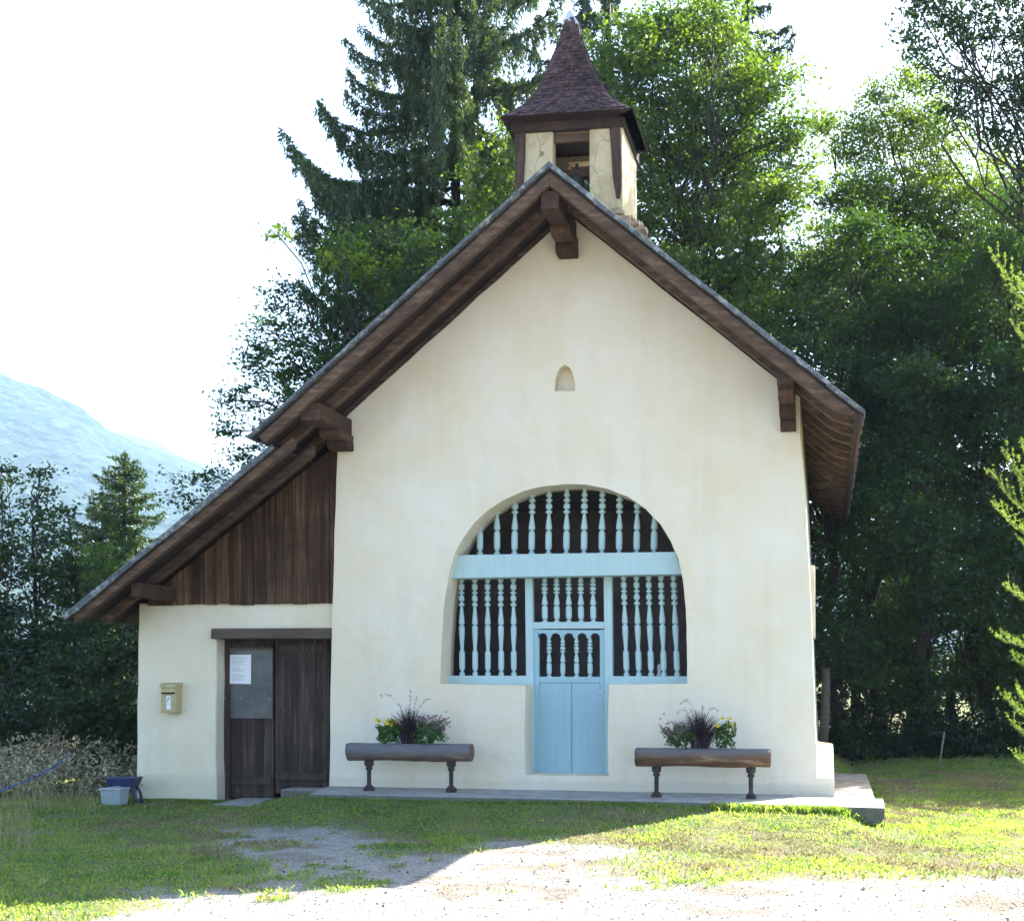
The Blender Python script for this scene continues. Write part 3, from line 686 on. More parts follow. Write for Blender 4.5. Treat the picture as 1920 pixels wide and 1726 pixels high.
# ============================================================= log planters
def leaves_np(C, size, up=.3, asp=.5, flat=0.0, rng=RNG, dirn=None, fold=False):
    """leaf quads at centres C (N,3)"""
    n = len(C)
    if dirn is None:
        d = rng.normal(size=(n, 3)); d[:, 2] = d[:, 2]*(1-flat)-up
    else: d = dirn
    d /= np.linalg.norm(d, axis=1)[:, None]+1e-9
    s = rng.normal(size=(n, 3)); s[:, 2] *= (1-flat)
    s -= d*np.sum(s*d, axis=1)[:, None]; s /= np.linalg.norm(s, axis=1)[:, None]+1e-9
    L = (size*rng.uniform(.65, 1.25, n))[:, None]; w = L*asp*.5
    a = C-d*L*.5; b = C+s*w-d*L*.08; c = C+d*L*.5; e = C-s*w-d*L*.08
    return np.stack([a, b, c, e], axis=1).reshape(-1, 3)
def planter(px0, px1, pyt, pyb, Yp, label, legpx, foot, lm='log1'):
    a = W(px0, pyt, Yp); b = W(px1, pyb, Yp); cx = (a.x+b.x)/2
    zf = foot; R = (a.z-b.z)/2*1.02; zc = (a.z+b.z)/2
    root = thing('log_planter', (cx, Yp, zf), label, 'planter', 'log planters')
    mb = MB(); L = b.x-a.x; seg = 20; n = 14; vs = []; fs = []
    for i in range(n):
        x = a.x+L*i/(n-1)
        for k in range(seg):
            an = 2*PI*k/seg; r = R*(1+.04*math.sin(3*an+i*.7)+random.uniform(-.035, .035))
            zz = math.sin(an)*r; zz = min(zz, R*.80)
            vs.append((x+(random.uniform(-.006, .006)), Yp+math.cos(an)*r*1.08, zc+zz))
    for i in range(n-1):
        for k in range(seg): fs.append((i*seg+k, i*seg+(k+1)%seg, (i+1)*seg+(k+1)%seg, (i+1)*seg+k))
    fs += [tuple(range(seg))[::-1], tuple((n-1)*seg+k for k in range(seg))]
    mb.add(vs, fs)
    o = mb.build('log', M[lm], root, smooth=False)
    for f in o.data.polygons:
        if len(f.vertices) == 4: f.use_smooth = True
    for s in (a.x-.002, b.x+.001):
        rg = MB(); rg.lathe([(0, R*.74), (.004, R*.72)], (s-.002, Yp, zc), 18, axis='x'); rg.build('cut_end', M['cutend'], root)
    for lp in legpx:
        lx = W(lp, 1450, Yp).x
        g_ = MB(); top = zc-R*.93; h = top-zf
        g_.lathe([(0, .055), (.05, .056), (.055, .046), (.07, .030), (.09, .026), (h*.66, .027), (h*.68, .04), (h*.74, .045), (h*.76, .036), (h*.8, .036), (h*.81, .054), (h*.94, .06), (h+.02, .045)], (lx, Yp, zf), 14)
        lo = g_.build('leg', M['legw'], root, smooth=False)
        f_ = MB(); f_.box((lx-.06, Yp-.05, zf-.01), (lx+.06, Yp+.05, zf+.04)); f_.build('foot', M['legw'], lo, bevel=.012)
    return root, zc+R*.75, Yp
M['log'] = wood('log_wood', (.10, .05, .028), (.19, .10, .058), (.42, .32, .24), (1.6, 9, 9), 0, .85, .8, (.57, .66, (.20, .19, .195)))
M['log2'] = M['log']; M['log'] = None; M['log1'] = wood('grey_log_wood', (.08, .048, .034), (.20, .125, .088), (.44, .35, .28), (1.6, 9, 9), 0, .85, .8, (.49, .60, (.19, .185, .20)))
M['cutend'] = wood('cut_end_wood', (.10, .06, .04), (.17, .10, .06), (.24, .16, .10), (9, 9, 9), 0)
def thin(mbv, base, tip, bend, w, n=6):
    base, tip, bend = np.array(base), np.array(tip), np.array(bend)
    t = np.linspace(0, 1, n)[:, None]; c = (1-t)**2*base+2*t*(1-t)*bend+t*t*tip
    s = np.array([random.uniform(-1, 1), random.uniform(-1, 1), 0]); s /= np.linalg.norm(s)+1e-6
    for i in range(n-1):
        w0 = w*(1-.8*t[i, 0]); w1 = w*(1-.8*t[i+1, 0])
        mbv.append(np.stack([c[i]-s*w0, c[i]+s*w0, c[i+1]+s*w1, c[i+1]-s*w1]))
    return c[-1], c
def fountain_grass(x, y, z, h, sp, label, n=760, plumes=()):
    r = thing('fountain_grass', (x, y, z), label, 'ornamental grass', 'purple fountain grasses')
    q = []
    for k in range(n):
        a = random.uniform(0, 2*PI); s = sp*random.uniform(.05, 1); hh = h*random.uniform(.5, 1)*(1-.35*s/sp)
        thin(q, (x+random.gauss(0, .045), y+random.gauss(0, .03), z-.02), (x+s*math.cos(a), y+s*math.sin(a)*.5, z+hh), (x+s*.45*math.cos(a), y, z+hh*.8), .0045)
    np_mesh('blades', np.concatenate(q), 4, M['purple'], r)
    q = []; st = []
    for dx, dz, bend in plumes:
        tip, c = thin(st, (x, y, z), (x+dx, y-.03, z+dz), (x+dx*.35, y, z+dz*bend), .0035, 12)
        for cc in c[-5:]:
            for k in range(7):
                p = cc+np.array([random.gauss(0, .008), random.gauss(0, .008), random.gauss(0, .012)])
                q.append(leaves_np(p[None, :], .028, .0, .25).reshape(4, 3))
    np_mesh('stems', np.concatenate(st), 4, M['purple'], r); np_mesh('plumes', np.concatenate(q), 4, M['plume'], r)
    return r
def flower_plant(name, x, y, z, rx, h, lm, fm, label, cat, nl, flowers, fs, airy=0, leaf=.035):
    r = thing(name, (x, y, z), label, cat)
    u = RNG.normal(size=(nl, 3)); u /= np.linalg.norm(u, axis=1)[:, None]; rad = RNG.uniform(.35, 1, nl)[:, None]**.5
    rad = rad*(1+.28*np.sin(u[:, :1]*4.3+u[:, 2:]*5.1+x*9)+.15*np.sin(u[:, :1]*11+x*5))
    C = u*rad*np.array([rx, rx*.75, h*.5])+np.array([x, y, z+h*.5])
    np_mesh('foliage', leaves_np(C, leaf, .1, .6), 4, M[lm], r)
    st = []; fl_ = []
    for dx, dz in flowers:
        yy = y+random.uniform(-.1, .04); thin(st, (x, y, z), (x+dx, yy, z+dz), (x+dx*.7, y, z+dz*.8), .0018, 5)
        P_ = np.array([x+dx, yy, z+dz]); m = 9
        for k in range(m):
            a = 2*PI*k/m; d = np.array([math.cos(a), -.35, math.sin(a)*.8])*fs*.5
            s = np.array([-math.sin(a), 0, math.cos(a)])*fs*.22
            fl_.append(np.stack([P_, P_+d*.6+s, P_+d*1.2, P_+d*.6-s]))
        fl_.append(leaves_np(np.repeat((P_+np.array([0, -.004, 0]))[None], 3, 0), fs*.6, .1, .9).reshape(-1, 3))
    np_mesh('stems', np.concatenate(st), 4, M['greenp'], r)
    if len(flowers) > 20: np_mesh('flowers', np.concatenate(fl_), 4, M[fm], r)
    else:
        for i in range(0, len(fl_), 10): np_mesh('flower', np.concatenate(fl_[i:i+9]+[fl_[i+9].reshape(-1, 3)]), 4, M[fm], r)
    return r
p1, zt1, yp1 = planter(654, 884, 1389, 1427, -.5, 'left log trough planter, greyer log, between dark shed door and blue door', (692, 846), .0)
p2, zt2_, yp2 = planter(1193, 1445, 1398, 1438, -.55, 'right log trough planter, browner log, right of the blue door', (1231, 1408), -.03, 'log2')
def wx(px, Y): return W(px, 1380, Y).x
fountain_grass(wx(768, yp1), yp1, zt1, .50, .46, 'dark purple fountain grass in the middle of the left log planter', plumes=((-.36, .60, 1.15), (.02, .64, .6), (.10, .58, .6), (.24, .56, .9), (-.14, .5, .7)))
fountain_grass(wx(1312, yp2), yp2, zt2_, .50, .46, 'dark purple fountain grass in the middle of the right log planter', plumes=((-.22, .54, 1.35), (-.26, .44, 1.3), (.22, .46, 1.3), (.04, .5, .7), (-.1, .46, .7)))
rf = lambda n, x0, x1, z0, z1: [(random.uniform(x0, x1), random.uniform(z0, z1)) for _ in range(n)]
flower_plant('yellow_flower_plant', wx(730, yp1), yp1-.02, zt1, .14, .27, 'greenp', 'yflower', 'leafy plant with yellow blooms at the left end of the left log planter', 'flowering plant', 1500, [(-.15, .30), (-.13, .28), (.01, .26), (.05, .24), (.04, .20), (.07, .21), (.0, .29), (.08, .27)], .055)
flower_plant('pink_flower_plant', wx(808, yp1), yp1-.02, zt1, .21, .29, 'greenp', 'pflower', 'airy pink flowering plant at the right end of the left log planter', 'flowering plant', 1900, rf(110, -.17, .24, .16, .36)+[(.2, .4), (.24, .33), (.26, .28), (.25, .22)], .024, leaf=.028)
flower_plant('pink_flower_plant', wx(1272, yp2), yp2-.02, zt2_, .18, .28, 'greenp', 'pflower', 'airy pink flowering plant at the left end of the right log planter', 'flowering plant', 1500, rf(70, -.2, .14, .14, .33)+[(-.16, .42), (-.21, .36), (-.22, .28)], .024, leaf=.028)
flower_plant('yellow_flower_plant', wx(1360, yp2), yp2-.02, zt2_, .13, .32, 'greenp', 'yflower', 'bright green leafy plant with few yellow blooms, right end of right planter', 'flowering plant', 950, [(-.10, .29), (-.08, .28), (-.03, .37), (.06, .37), (.08, .3)], .045)
# ============================================================= plastic tub and stool beside the lean-to corner
GZL = -.24
a = WD(188, 1478, 17.05); b = WD(230, 1503, 17.05)
tub = thing('plastic_tub', ((a.x+b.x)/2, a.y, GZL), 'pale grey lidded plastic tub on grass at the lean-to corner', 'tub')
mb = MB(); x0, x1 = a.x, b.x; y0, y1 = a.y-.02, a.y+.22; z0, z1 = GZL-.01, WD(200, 1481, 17).z
mb.add([(x0+.02, y0+.02, z0), (x1-.015, y0+.02, z0), (x1-.015, y1-.02, z0), (x0+.02, y1-.02, z0), (x0, y0, z1), (x1, y0, z1), (x1, y1, z1), (x0, y1, z1)], [(0,3,2,1), (4,5,6,7), (0,1,5,4), (1,2,6,5), (2,3,7,6), (3,0,4,7)])
mb.build('body', M['tub'], tub, bevel=.012)
mb = MB(); mb.box((x0-.012, y0-.012, z1-.005), (x1+.012, y1+.012, z1+.022)); mb.build('lid', M['tub'], tub, bevel=.01)
mb = MB(); pts = [(x0+.18+.05*math.cos(t*.9), y0+.1+.04*math.sin(t*1.7), z1+.03+.012*math.sin(t*2.3)) for t in range(14)]; mb.tube(pts, .006); crd = mb.build('cord', M['tub'], None, smooth=True); tag(crd, 'short white cord lying on the lid of the grey tub', 'cord')
a = WD(205, 1456, 17.35); b = WD(262, 1476, 17.35)
stl = thing('plastic_stool', ((a.x+b.x)/2, a.y, GZL), 'dark blue plastic stool with curved legs behind the grey tub', 'stool')
mb = MB(); x0, x1 = a.x, b.x; y0, y1 = a.y-.1, a.y+.16; z1 = a.z; z0 = b.z
mb.add([(x0+.03, y0+.03, z0), (x1-.05, y0+.03, z0), (x1-.05, y1-.03, z0), (x0+.03, y1-.03, z0), (x0, y0, z1), (x1, y0, z1), (x1, y1, z1), (x0, y1, z1)], [(0,3,2,1), (4,5,6,7), (0,1,5,4), (1,2,6,5), (2,3,7,6), (3,0,4,7)])
mb.build('seat', M['navy'], stl, bevel=.01)
for yy in (y0+.04, y1-.06):
    for sx, dx in ((x1-.09, .1), (x0+.08, -.05)):
        mb = MB(); pts = [(sx+dx*math.sin(t/6*PI/2), yy, z0+.01-(z0-GZL+.02)*(1-math.cos(t/6*PI/2))) for t in range(7)]; mb.tube(pts, .02, 8); mb.build('leg', M['navy'], stl, smooth=True)
# ============================================================= GROUND
def SS(x, a, b):
    t = np.clip((x-a)/(b-a), 0, 1); return t*t*(3-2*t)
def gz(X, Y):
    X = np.asarray(X, float); Y = np.asarray(Y, float)
    z = -.24+0*X
    z = z+.165*SS(X, -7.4, -6.3)*(1-SS(X, .12, .55))*np.exp(-(np.clip(-.9-Y, 0, 50)/1.3)**2)
    z = z-.05*SS(X, .3, .9)*(1-SS(Y, -1, 3))+.16*SS(Y, 1, 9)*SS(X, 0, 3)
    z = z+.012*np.sin(X*1.7+Y*.6)+.010*np.sin(Y*2.3-X*.8+1)+.006*np.sin(X*5.1+1.3*Y)*np.cos(Y*4.3)
    far = np.hypot(X, Y)
    z = z-.10*np.clip(-X-14, 0, 400)*SS(Y, -12, 10)
    return np.maximum(z, -45)
GRAV = [(-900,1760),(0,1745),(200,1716),(300,1690),(250,1668),(330,1650),(420,1650),(500,1670),(515,1630),(455,1605),(395,1590),(410,1560),(460,1545),(600,1548),(700,1570),(790,1600),(850,1592),(940,1570),(1040,1574),(1130,1578),(1160,1590),(1110,1606),(1050,1625),(1080,1645),(1240,1664),(1400,1652),(1560,1640),(1720,1640),(1850,1655),(1960,1650),(3500,1690),(3500,9000),(-2500,9000)]
def inpoly(px, py, poly):
    r = np.zeros(px.shape, bool); n = len(poly)
    for i in range(n):
        x0, y0 = poly[i]; x1, y1 = poly[(i+1) % n]
        c = ((y0 > py) != (y1 > py)) & (px < (x1-x0)*(py-y0)/((y1-y0) or 1e-9)+x0); r ^= c
    return r
def vnoise(X, Y, s, seed=0):
    X = X*s; Y = Y*s; xi = np.floor(X).astype(np.int64); yi = np.floor(Y).astype(np.int64); fx = X-xi; fy = Y-yi
    fx = fx*fx*(3-2*fx); fy = fy*fy*(3-2*fy)
    def h(a, b): 
        v = (a*374761393+b*668265263+seed*1442695041) & 0xffffffff; v = ((v ^ (v >> 13))*1274126177) & 0xffffffff
        return ((v ^ (v >> 16)) & 0xffff)/65535.
    return (h(xi, yi)*(1-fx)+h(xi+1, yi)*fx)*(1-fy)+(h(xi, yi+1)*(1-fx)+h(xi+1, yi+1)*fx)*fy
def gravel(X, Y):
    Z = gz(X, Y); s = 0
    o = 0
    for k in range(4):                       # soft, ragged edge
        jx = (vnoise(X, Y, 2.1, 5+k)-.5)*.9+(vnoise(X, Y, 7, 15+k)-.5)*.3; jy = (vnoise(X, Y, 2.1, 25+k)-.5)*1.1+(vnoise(X, Y, 7, 35+k)-.5)*.4
        px, py, dep = proj(X+jx, Y+jy, Z); s = s+np.where(dep < 2, 1., inpoly(px, py, GRAV))
    s = s/4
    n = vnoise(X, Y, 1.3, 91)*.6+vnoise(X, Y, 4.5, 92)*.4
    px, py, dep = proj(X, Y, Z)
    s = s+.75*np.exp(-((px-1080)/160)**2)*SS(py, 1575, 1600)+.35*SS(py, 1600, 1660)*SS(px, 1100, 1300)*vnoise(X, Y, 3.1, 61)
    weeds = ((n > .63) & (py < 1672) & (px < 1300))*.6+((vnoise(X, Y, 2.2, 77) > .80) & (py < 1690) & (px > 300) & (px < 620))*.9
    return np.clip(s-weeds, 0, 1)
def soil(X, Y):
    px, py, dep = proj(X, Y, gz(X, Y))
    a = np.exp(-((px-1690)/45)**2-((py-1472)/17)**2)
    n = vnoise(X, Y, 2.4, 51)*.6+vnoise(X, Y, 7, 52)*.4
    b = ((px > 780) & (px < 1950) & (py > 1560) & (py < 1710))*SS(n, .55, .7)*.7
    c = SS(n, .62, .75)*.55*(py < 1640)
    return np.clip(np.maximum(np.maximum(a*1.2*(.5+n), b), c), 0, 1)
def axis(lo, hi, st, far):
    f = np.arange(lo, hi, st); a = [lo]; s = st
    while a[-1] > -far: s *= 1.22; a.append(a[-1]-s)
    b = [f[-1]]; s = st
    while b[-1] < far: s *= 1.22; b.append(b[-1]+s)
    return np.concatenate([np.array(a[1:])[::-1], f, np.array(b[1:])])
gxs, gys = axis(-12, 5.5, .07, 5000), axis(-9, 8, .07, 4300)
GX, GY = np.meshgrid(gxs, gys); GZ = gz(GX, GY)
fine = (GX > -12.1) & (GX < 5.6) & (GY > -9.1) & (GY < 8.1)
gm = gravel(GX.ravel(), GY.ravel()).reshape(GX.shape); sm = soil(GX.ravel(), GY.ravel()).reshape(GX.shape)
GZ = GZ+fine*(RNG.normal(size=GX.shape)*.004*(1-.3*gm)-gm*.02)
ny, nx = GX.shape
me = bpy.data.meshes.new('ground')
I = (np.arange(ny-1)[:, None]*nx+np.arange(nx-1)[None, :]).ravel()
me.vertices.add(nx*ny); me.vertices.foreach_set('co', np.stack([GX, GY, GZ], -1).astype(np.float32).ravel())
lp = np.stack([I, I+1, I+nx+1, I+nx], 1).ravel().astype(np.int32)
me.loops.add(len(lp)); me.loops.foreach_set('vertex_index', lp)
me.polygons.add(len(I)); me.polygons.foreach_set('loop_start', np.arange(0, len(lp), 4, dtype=np.int32)); me.polygons.foreach_set('loop_total', np.full(len(I), 4, dtype=np.int32))
me.update(calc_edges=True); me.shade_smooth()
for nm, arr in (('gravel', gm), ('soil', sm)):
    at_ = me.attributes.new(nm, 'FLOAT', 'POINT'); at_.data.foreach_set('value', arr.ravel().astype(np.float32))
m, nt, out = mat('ground_cover'); co = coords(nt)
def attr(nt, n): a = nt.nodes.new('ShaderNodeAttribute'); a.attribute_name = n; return a.outputs['Fac']
n1 = noise(nt, co, 1.1, 5, .6); n2 = noise(nt, co, 14, 5, .7); n3 = noise(nt, co, 60, 4, .7)
gcol = mix(nt, ramp(nt, n1, [(.35, g(0)), (.65, g(1))]), (.065, .10, .036), (.15, .165, .07))
gcol = mix(nt, ramp(nt, n2, [(.45, g(0)), (.7, g(.8))]), gcol, (.22, .19, .10))
vo = nt.nodes.new('ShaderNodeTexVoronoi'); vo.inputs['Scale'].default_value = 55; nt.links.new(co, vo.inputs['Vector'])
sepc = nt.nodes.new('ShaderNodeSeparateColor'); nt.links.new(vo.outputs['Color'], sepc.inputs[0])
st = ramp(nt, sepc.outputs[0], [(0, (.17, .165, .16)), (.5, (.27, .26, .245)), (1, (.42, .41, .385))])
st = mix(nt, ramp(nt, n2, [(.4, g(0)), (.7, g(.6))]), st, (.24, .215, .17))
st = mix(nt, ramp(nt, noise(nt, co, 3.0, 6, .7), [(.55, g(0)), (.68, g(.55))]), st, (.19, .165, .12))
col = mix(nt, attr(nt, 'gravel'), gcol, st)
col = mix(nt, attr(nt, 'soil'), col, mix(nt, n2, (.10, .075, .05), (.20, .165, .12)))
bmp = addn(nt, n2, vo.outputs['Distance'], -.6); bmp = addn(nt, bmp, n3, .4)
finish(nt, out, col, .95, bmp, .6, .03, .1)
me.materials.append(m)
gr = bpy.data.objects.new('ground', me); COL.objects.link(gr); tag(gr, kind='structure')
def Gd(px, py, z): return WD(px, py, (ZC-z)*F/(py-YH))
# concrete apron
mb = MB()
t_ = [Gd(580, 1487, -.0), Gd(900, 1494, -.012), Gd(1200, 1500.5, -.02), Gd(1500, 1509, -.035), Gd(1659, 1514, -.042), Gd(1656, 1496.5, -.04)]
t_ += [Vector((xr0-.3, t_[-1].y, -.03)), Vector((xr0-.3, .3, -.02)), Vector((xl0+.1, .3, 0)), Vector((xl0-.02, -.02, 0))]
n = len(t_); mb.add([tuple(v) for v in t_]+[(v.x, v.y, -.6) for v in t_], [tuple(range(n)), tuple(range(2*n-1, n-1, -1))]+[(i, (i+1) % n, (i+1) % n+n, i+n) for i in range(n)])
tag(mb.build('concrete_path', M['concrete'], None, bevel=.012, seg=2), kind='structure')
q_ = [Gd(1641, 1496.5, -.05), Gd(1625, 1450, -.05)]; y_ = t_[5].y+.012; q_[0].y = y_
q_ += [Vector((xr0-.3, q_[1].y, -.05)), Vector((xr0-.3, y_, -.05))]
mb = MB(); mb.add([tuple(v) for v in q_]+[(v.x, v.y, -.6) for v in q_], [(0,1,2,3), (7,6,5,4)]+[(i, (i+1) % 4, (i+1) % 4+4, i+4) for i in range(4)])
tag(mb.build('side_path', M['shadeconcrete'], None, bevel=.01), kind='structure')
mb = MB(); a = Gd(396, 1508, -.215); b = Gd(500, 1508, -.215); mb.box((a.x, a.y, -.6), (b.x+.0, YD+.1, -.212)); tag(mb.build('doorstep', M['concrete'], None, bevel=.012), kind='structure')
mb = MB(); mb.box((b.x+.01, .05, -.6), (xl0-.03, YD+.1, -.06)); tag(mb.build('doorstep', M['concrete'], None, bevel=.012), kind='structure')

# ------------------------------------------------------------- grass
XR, YR_ = (-12.5, 6.5), (-8.2, 9.5)
nc = 520000
gx = RNG.uniform(*XR, nc); gy = RNG.uniform(*YR_, nc)
px, py, dep = proj(gx, gy, -.2)
keep = (px > -350) & (px < 2270) & (py < 1900)
keep &= ~((gx > lx0-.02) & (gx < xr0+.1) & (gy > YS)) & ~((gx > -6.0) & (gx < t_[4].x-.0) & (gy > -.93) & (gy < .3)) & ~((gx > xr0-.1) & (gx < Gd(1641, 1496.5, -.05).x+.02) & (gy > -.93) & (gy < Gd(1625, 1450, -.05).y+.03)) & ~((gx > Gd(396,1508,-.215).x) & (gx < xl0) & (gy > -.33))
gx, gy = gx[keep], gy[keep]
gvv = gravel(gx, gy); sv = soil(gx, gy); nn = vnoise(gx, gy, 1.7, 3)*.5+vnoise(gx, gy, 5.5, 4)*.5
dens_ = (1-gvv)*(1-.72*sv)*(.45+.75*nn)
keep = RNG.uniform(size=len(gx)) < dens_
gx, gy, nn = gx[keep], gy[keep], nn[keep]
print('blades', len(gx))
gzv = gz(gx, gy); n = len(gx)
d = RNG.normal(size=(n, 3))*np.array([.55, .55, .1]); d[:, 2] += 1
hh = .036*(.6+.9*nn)*np.where(RNG.uniform(size=n) < .04, 1.9, 1)
def blades(gx, gy, gzv, d, hh, w=.0065):
    n = len(gx); d = d/np.linalg.norm(d, axis=1)[:, None]; a = RNG.uniform(0, 2*PI, n); s = np.stack([np.cos(a), np.sin(a), 0*a], 1)*(w*RNG.uniform(.6, 1.3, n))[:, None]
    b = np.stack([gx, gy, gzv-.008], 1); lean = np.stack([np.cos(a+1.3), np.sin(a+1.3), -.3+0*a], 1)*(hh*.35)[:, None]
    m_ = b+d*(hh*.6)[:, None]; t = b+d*hh[:, None]+lean
    return np.stack([b-s, b+s, m_+s*.8, t, m_-s*.8], 1).reshape(-1, 3)
M['grass'] = leafmat('lawn_grass', (.055, .13, .026), (.10, .215, .042), (.24, .28, .10), .52, (2.7, 2.5, 1.0), .03, 1.1)
dry = vnoise(gx, gy, .9, 41)*.5+vnoise(gx, gy, 3.5, 42)*.5+RNG.normal(size=n)*.08
mi = (dry > .61).astype(np.int32)
tag(np_mesh('grass', blades(gx, gy, gzv, d, hh), 5, None, None, [M['grass'], M['drygrass']], mi), kind='stuff')
# ragged longer grass along the apron, the wall foot and the slab end
ex = []; ey = []; eh = []
for k in range(9000):
    r = random.random()
    if r < .62:
        q = random.random(); i_ = min(3, int(q*4)); a_, b_ = t_[i_], t_[i_+1]; f_ = q*4-i_; x = a_.x+(b_.x-a_.x)*f_; y = a_.y+(b_.y-a_.y)*f_-abs(random.gauss(0, .06))-.015
        px_ = proj(x, y, -.1)[0]
        if px_ > 1590 and random.random() < .85: continue
        h_ = random.uniform(.03, .075)*(1.9 if px_ > 1330 else .8)
    elif r < .85: x = random.uniform(lx0-.1, Gd(396, 1508, -.2).x); y = YS-.02-abs(random.gauss(0, .05)); h_ = random.uniform(.03, .07)
    else:
        f_ = random.random(); x = q_[0].x+(q_[1].x-q_[0].x)*f_+.02+abs(random.gauss(0, .06)); y = q_[0].y+(q_[1].y-q_[0].y)*f_; h_ = random.uniform(.03, .06)
    ex.append(x); ey.append(y); eh.append(h_)
ex, ey, eh = map(np.array, (ex, ey, eh)); d = RNG.normal(size=(len(ex), 3))*np.array([.4, .4, .1]); d[:, 2] += 1
tag(np_mesh('edge_grass', blades(ex, ey, gz(ex, ey), d, eh), 5, M['grass']), kind='stuff')
# pebbles
def stones(x, y, z, s):
    n = len(x); o = np.array([[1,0,0],[0,1,0],[-1,0,0],[0,-1,0],[0,0,1],[0,0,-1]], float)
    v = o[None]*RNG.uniform(.6, 1.3, (n, 6, 1))*np.array([1, 1, .6])*s[:, None, None]+RNG.normal(size=(n, 6, 3))*s[:, None, None]*.2
    v = v+np.stack([x, y, z], 1)[:, None, :]
    f = np.array([(0,1,4),(1,2,4),(2,3,4),(3,0,4),(1,0,5),(2,1,5),(3,2,5),(0,3,5)])
    return v[:, f, :].reshape(-1, 3)
sx = RNG.uniform(-11, 5.5, 60000); sy = RNG.uniform(-8.2, -.8, 60000); px, py, dep = proj(sx, sy, -.25)
k = (gravel(sx, sy) > .4) & (px > -250) & (px < 2170) & (py < 1850); sx, sy = sx[k], sy[k]
s = .004+.009*RNG.uniform(size=len(sx))**3.5
M['pebble'] = leafmat('pebble', (.15, .145, .135), (.27, .26, .245), (.42, .41, .38), 0.0, None, .03)
tag(np_mesh('pebbles', stones(sx, sy, gz(sx, sy)-.018, s), 3, M['pebble']), kind='stuff')
lx_ = RNG.uniform(-9, 5, 1500); ly_ = RNG.uniform(-8, -1.5, 1500)
k = vnoise(lx_, ly_, .8, 8) > .52; lx_, ly_ = lx_[k], ly_[k]
C = np.stack([lx_, ly_, gz(lx_, ly_)+.004], 1)
tag(np_mesh('fallen_leaves', leaves_np(C, .035, .0, .6, .75), 4, leafmat('litter', (.06, .04, .02), (.12, .08, .04), (.2, .15, .07), .2, (1, 1, 1), .02)), kind='stuff')

# ============================================================= VEGETATION
def limb(mb, p0, p1, r0, r1, n=7, sag=0, wob=.08, seg=6):
    p0, p1 = Vector(p0), Vector(p1); L = (p1-p0).length; pts = []; rr = []
    for i in range(n):
        t = i/(n-1); p = p0.lerp(p1, t); p.z += sag*4*t*(1-t)*L
        if 0 < i < n-1: p += Vector((random.gauss(0, 1), random.gauss(0, 1), random.gauss(0, .5)))*wob*L/n
        pts.append(p); rr.append(r0+(r1-r0)*t)
    mb.tube(pts, rr, seg); return pts
def ground_z(x, y): return float(gz(x, y))
def tree(name, label, cat, px, depth, blobs, lm, size, density, tr=.16, clump=.42, flat=.35, up=.3, group=None, spread=1.0, bark='bark', tlean=0, dz=0, asp=.55, topfrac=.8, twigs=True):
    x, y = at(px, depth); z0 = ground_z(x, y)-.1
    root = thing(name, (x, y, z0), label, cat, group)
    B = []
    for b in blobs:
        dd = depth+(b[3] if len(b) > 3 else random.uniform(-1.2, 1.2)); c = WD(b[0], b[1], dd); B.append((c, b[2]/F*dd))
    topz = max(c.z for c, r in B); tp = Vector((sum(c.x for c, r in B if c.z > topz-3)/max(1, len([1 for c, r in B if c.z > topz-3])), y, z0+(topz-z0)*topfrac))
    tp.x = x+(tp.x-x)*.5+tlean
    mb = MB(); tpts = limb(mb, (x, y, z0), tp, tr, tr*.25, 12, 0, .25, 8)
    C = []; Nn = []
    for c, r in B:
        cand = [p for p in tpts if p.z < c.z-.1*r] or tpts[:3]; cand = sorted(cand, key=lambda p: (p-c).length+abs((c.z-p.z)-((c-p).xy.length*.8)))[:4]; st_ = random.choice(cand); st_ = st_.lerp(tpts[max(0, tpts.index(st_)-1)], random.random())
        lpts = limb(mb, st_, c, tr*.22, .012, 7, .04, .35, 5)
        k = max(4, int(density*r*r*9/(clump*clump)*.85))
        u = RNG.normal(size=(k, 3)); u /= np.linalg.norm(u, axis=1)[:, None]
        pc = u*(RNG.uniform(0, 1, k)[:, None]**.45)*np.array([r, r*spread, r*.9])+np.array(c)
        C.append(pc)
        if twigs:
            for q in pc[::3]: limb(mb, lpts[random.randint(2, 6)], q, .014, .004, 4, .05, .4, 4)
    C = np.concatenate(C); nl = max(8, int(44*(clump/.42)**2*(.12/size)**1.6*1.0))
    cs = clump*RNG.uniform(.6, 1.25, len(C))
    tilt = RNG.normal(size=(len(C), 2))*.35
    off = RNG.normal(size=(len(C), nl, 3))*np.array([.5, .5, .13]); off[:, :, 2] += off[:, :, 0]*tilt[:, None, 0]+off[:, :, 1]*tilt[:, None, 1]
    Pp = (C[:, None, :]+off*cs[:, None, None]).reshape(-1, 3)
    np_mesh('crown', leaves_np(Pp, size, up, asp, flat), 4, M[lm], root)
    mb.build('trunk', M[bark], root, smooth=True)
    return root
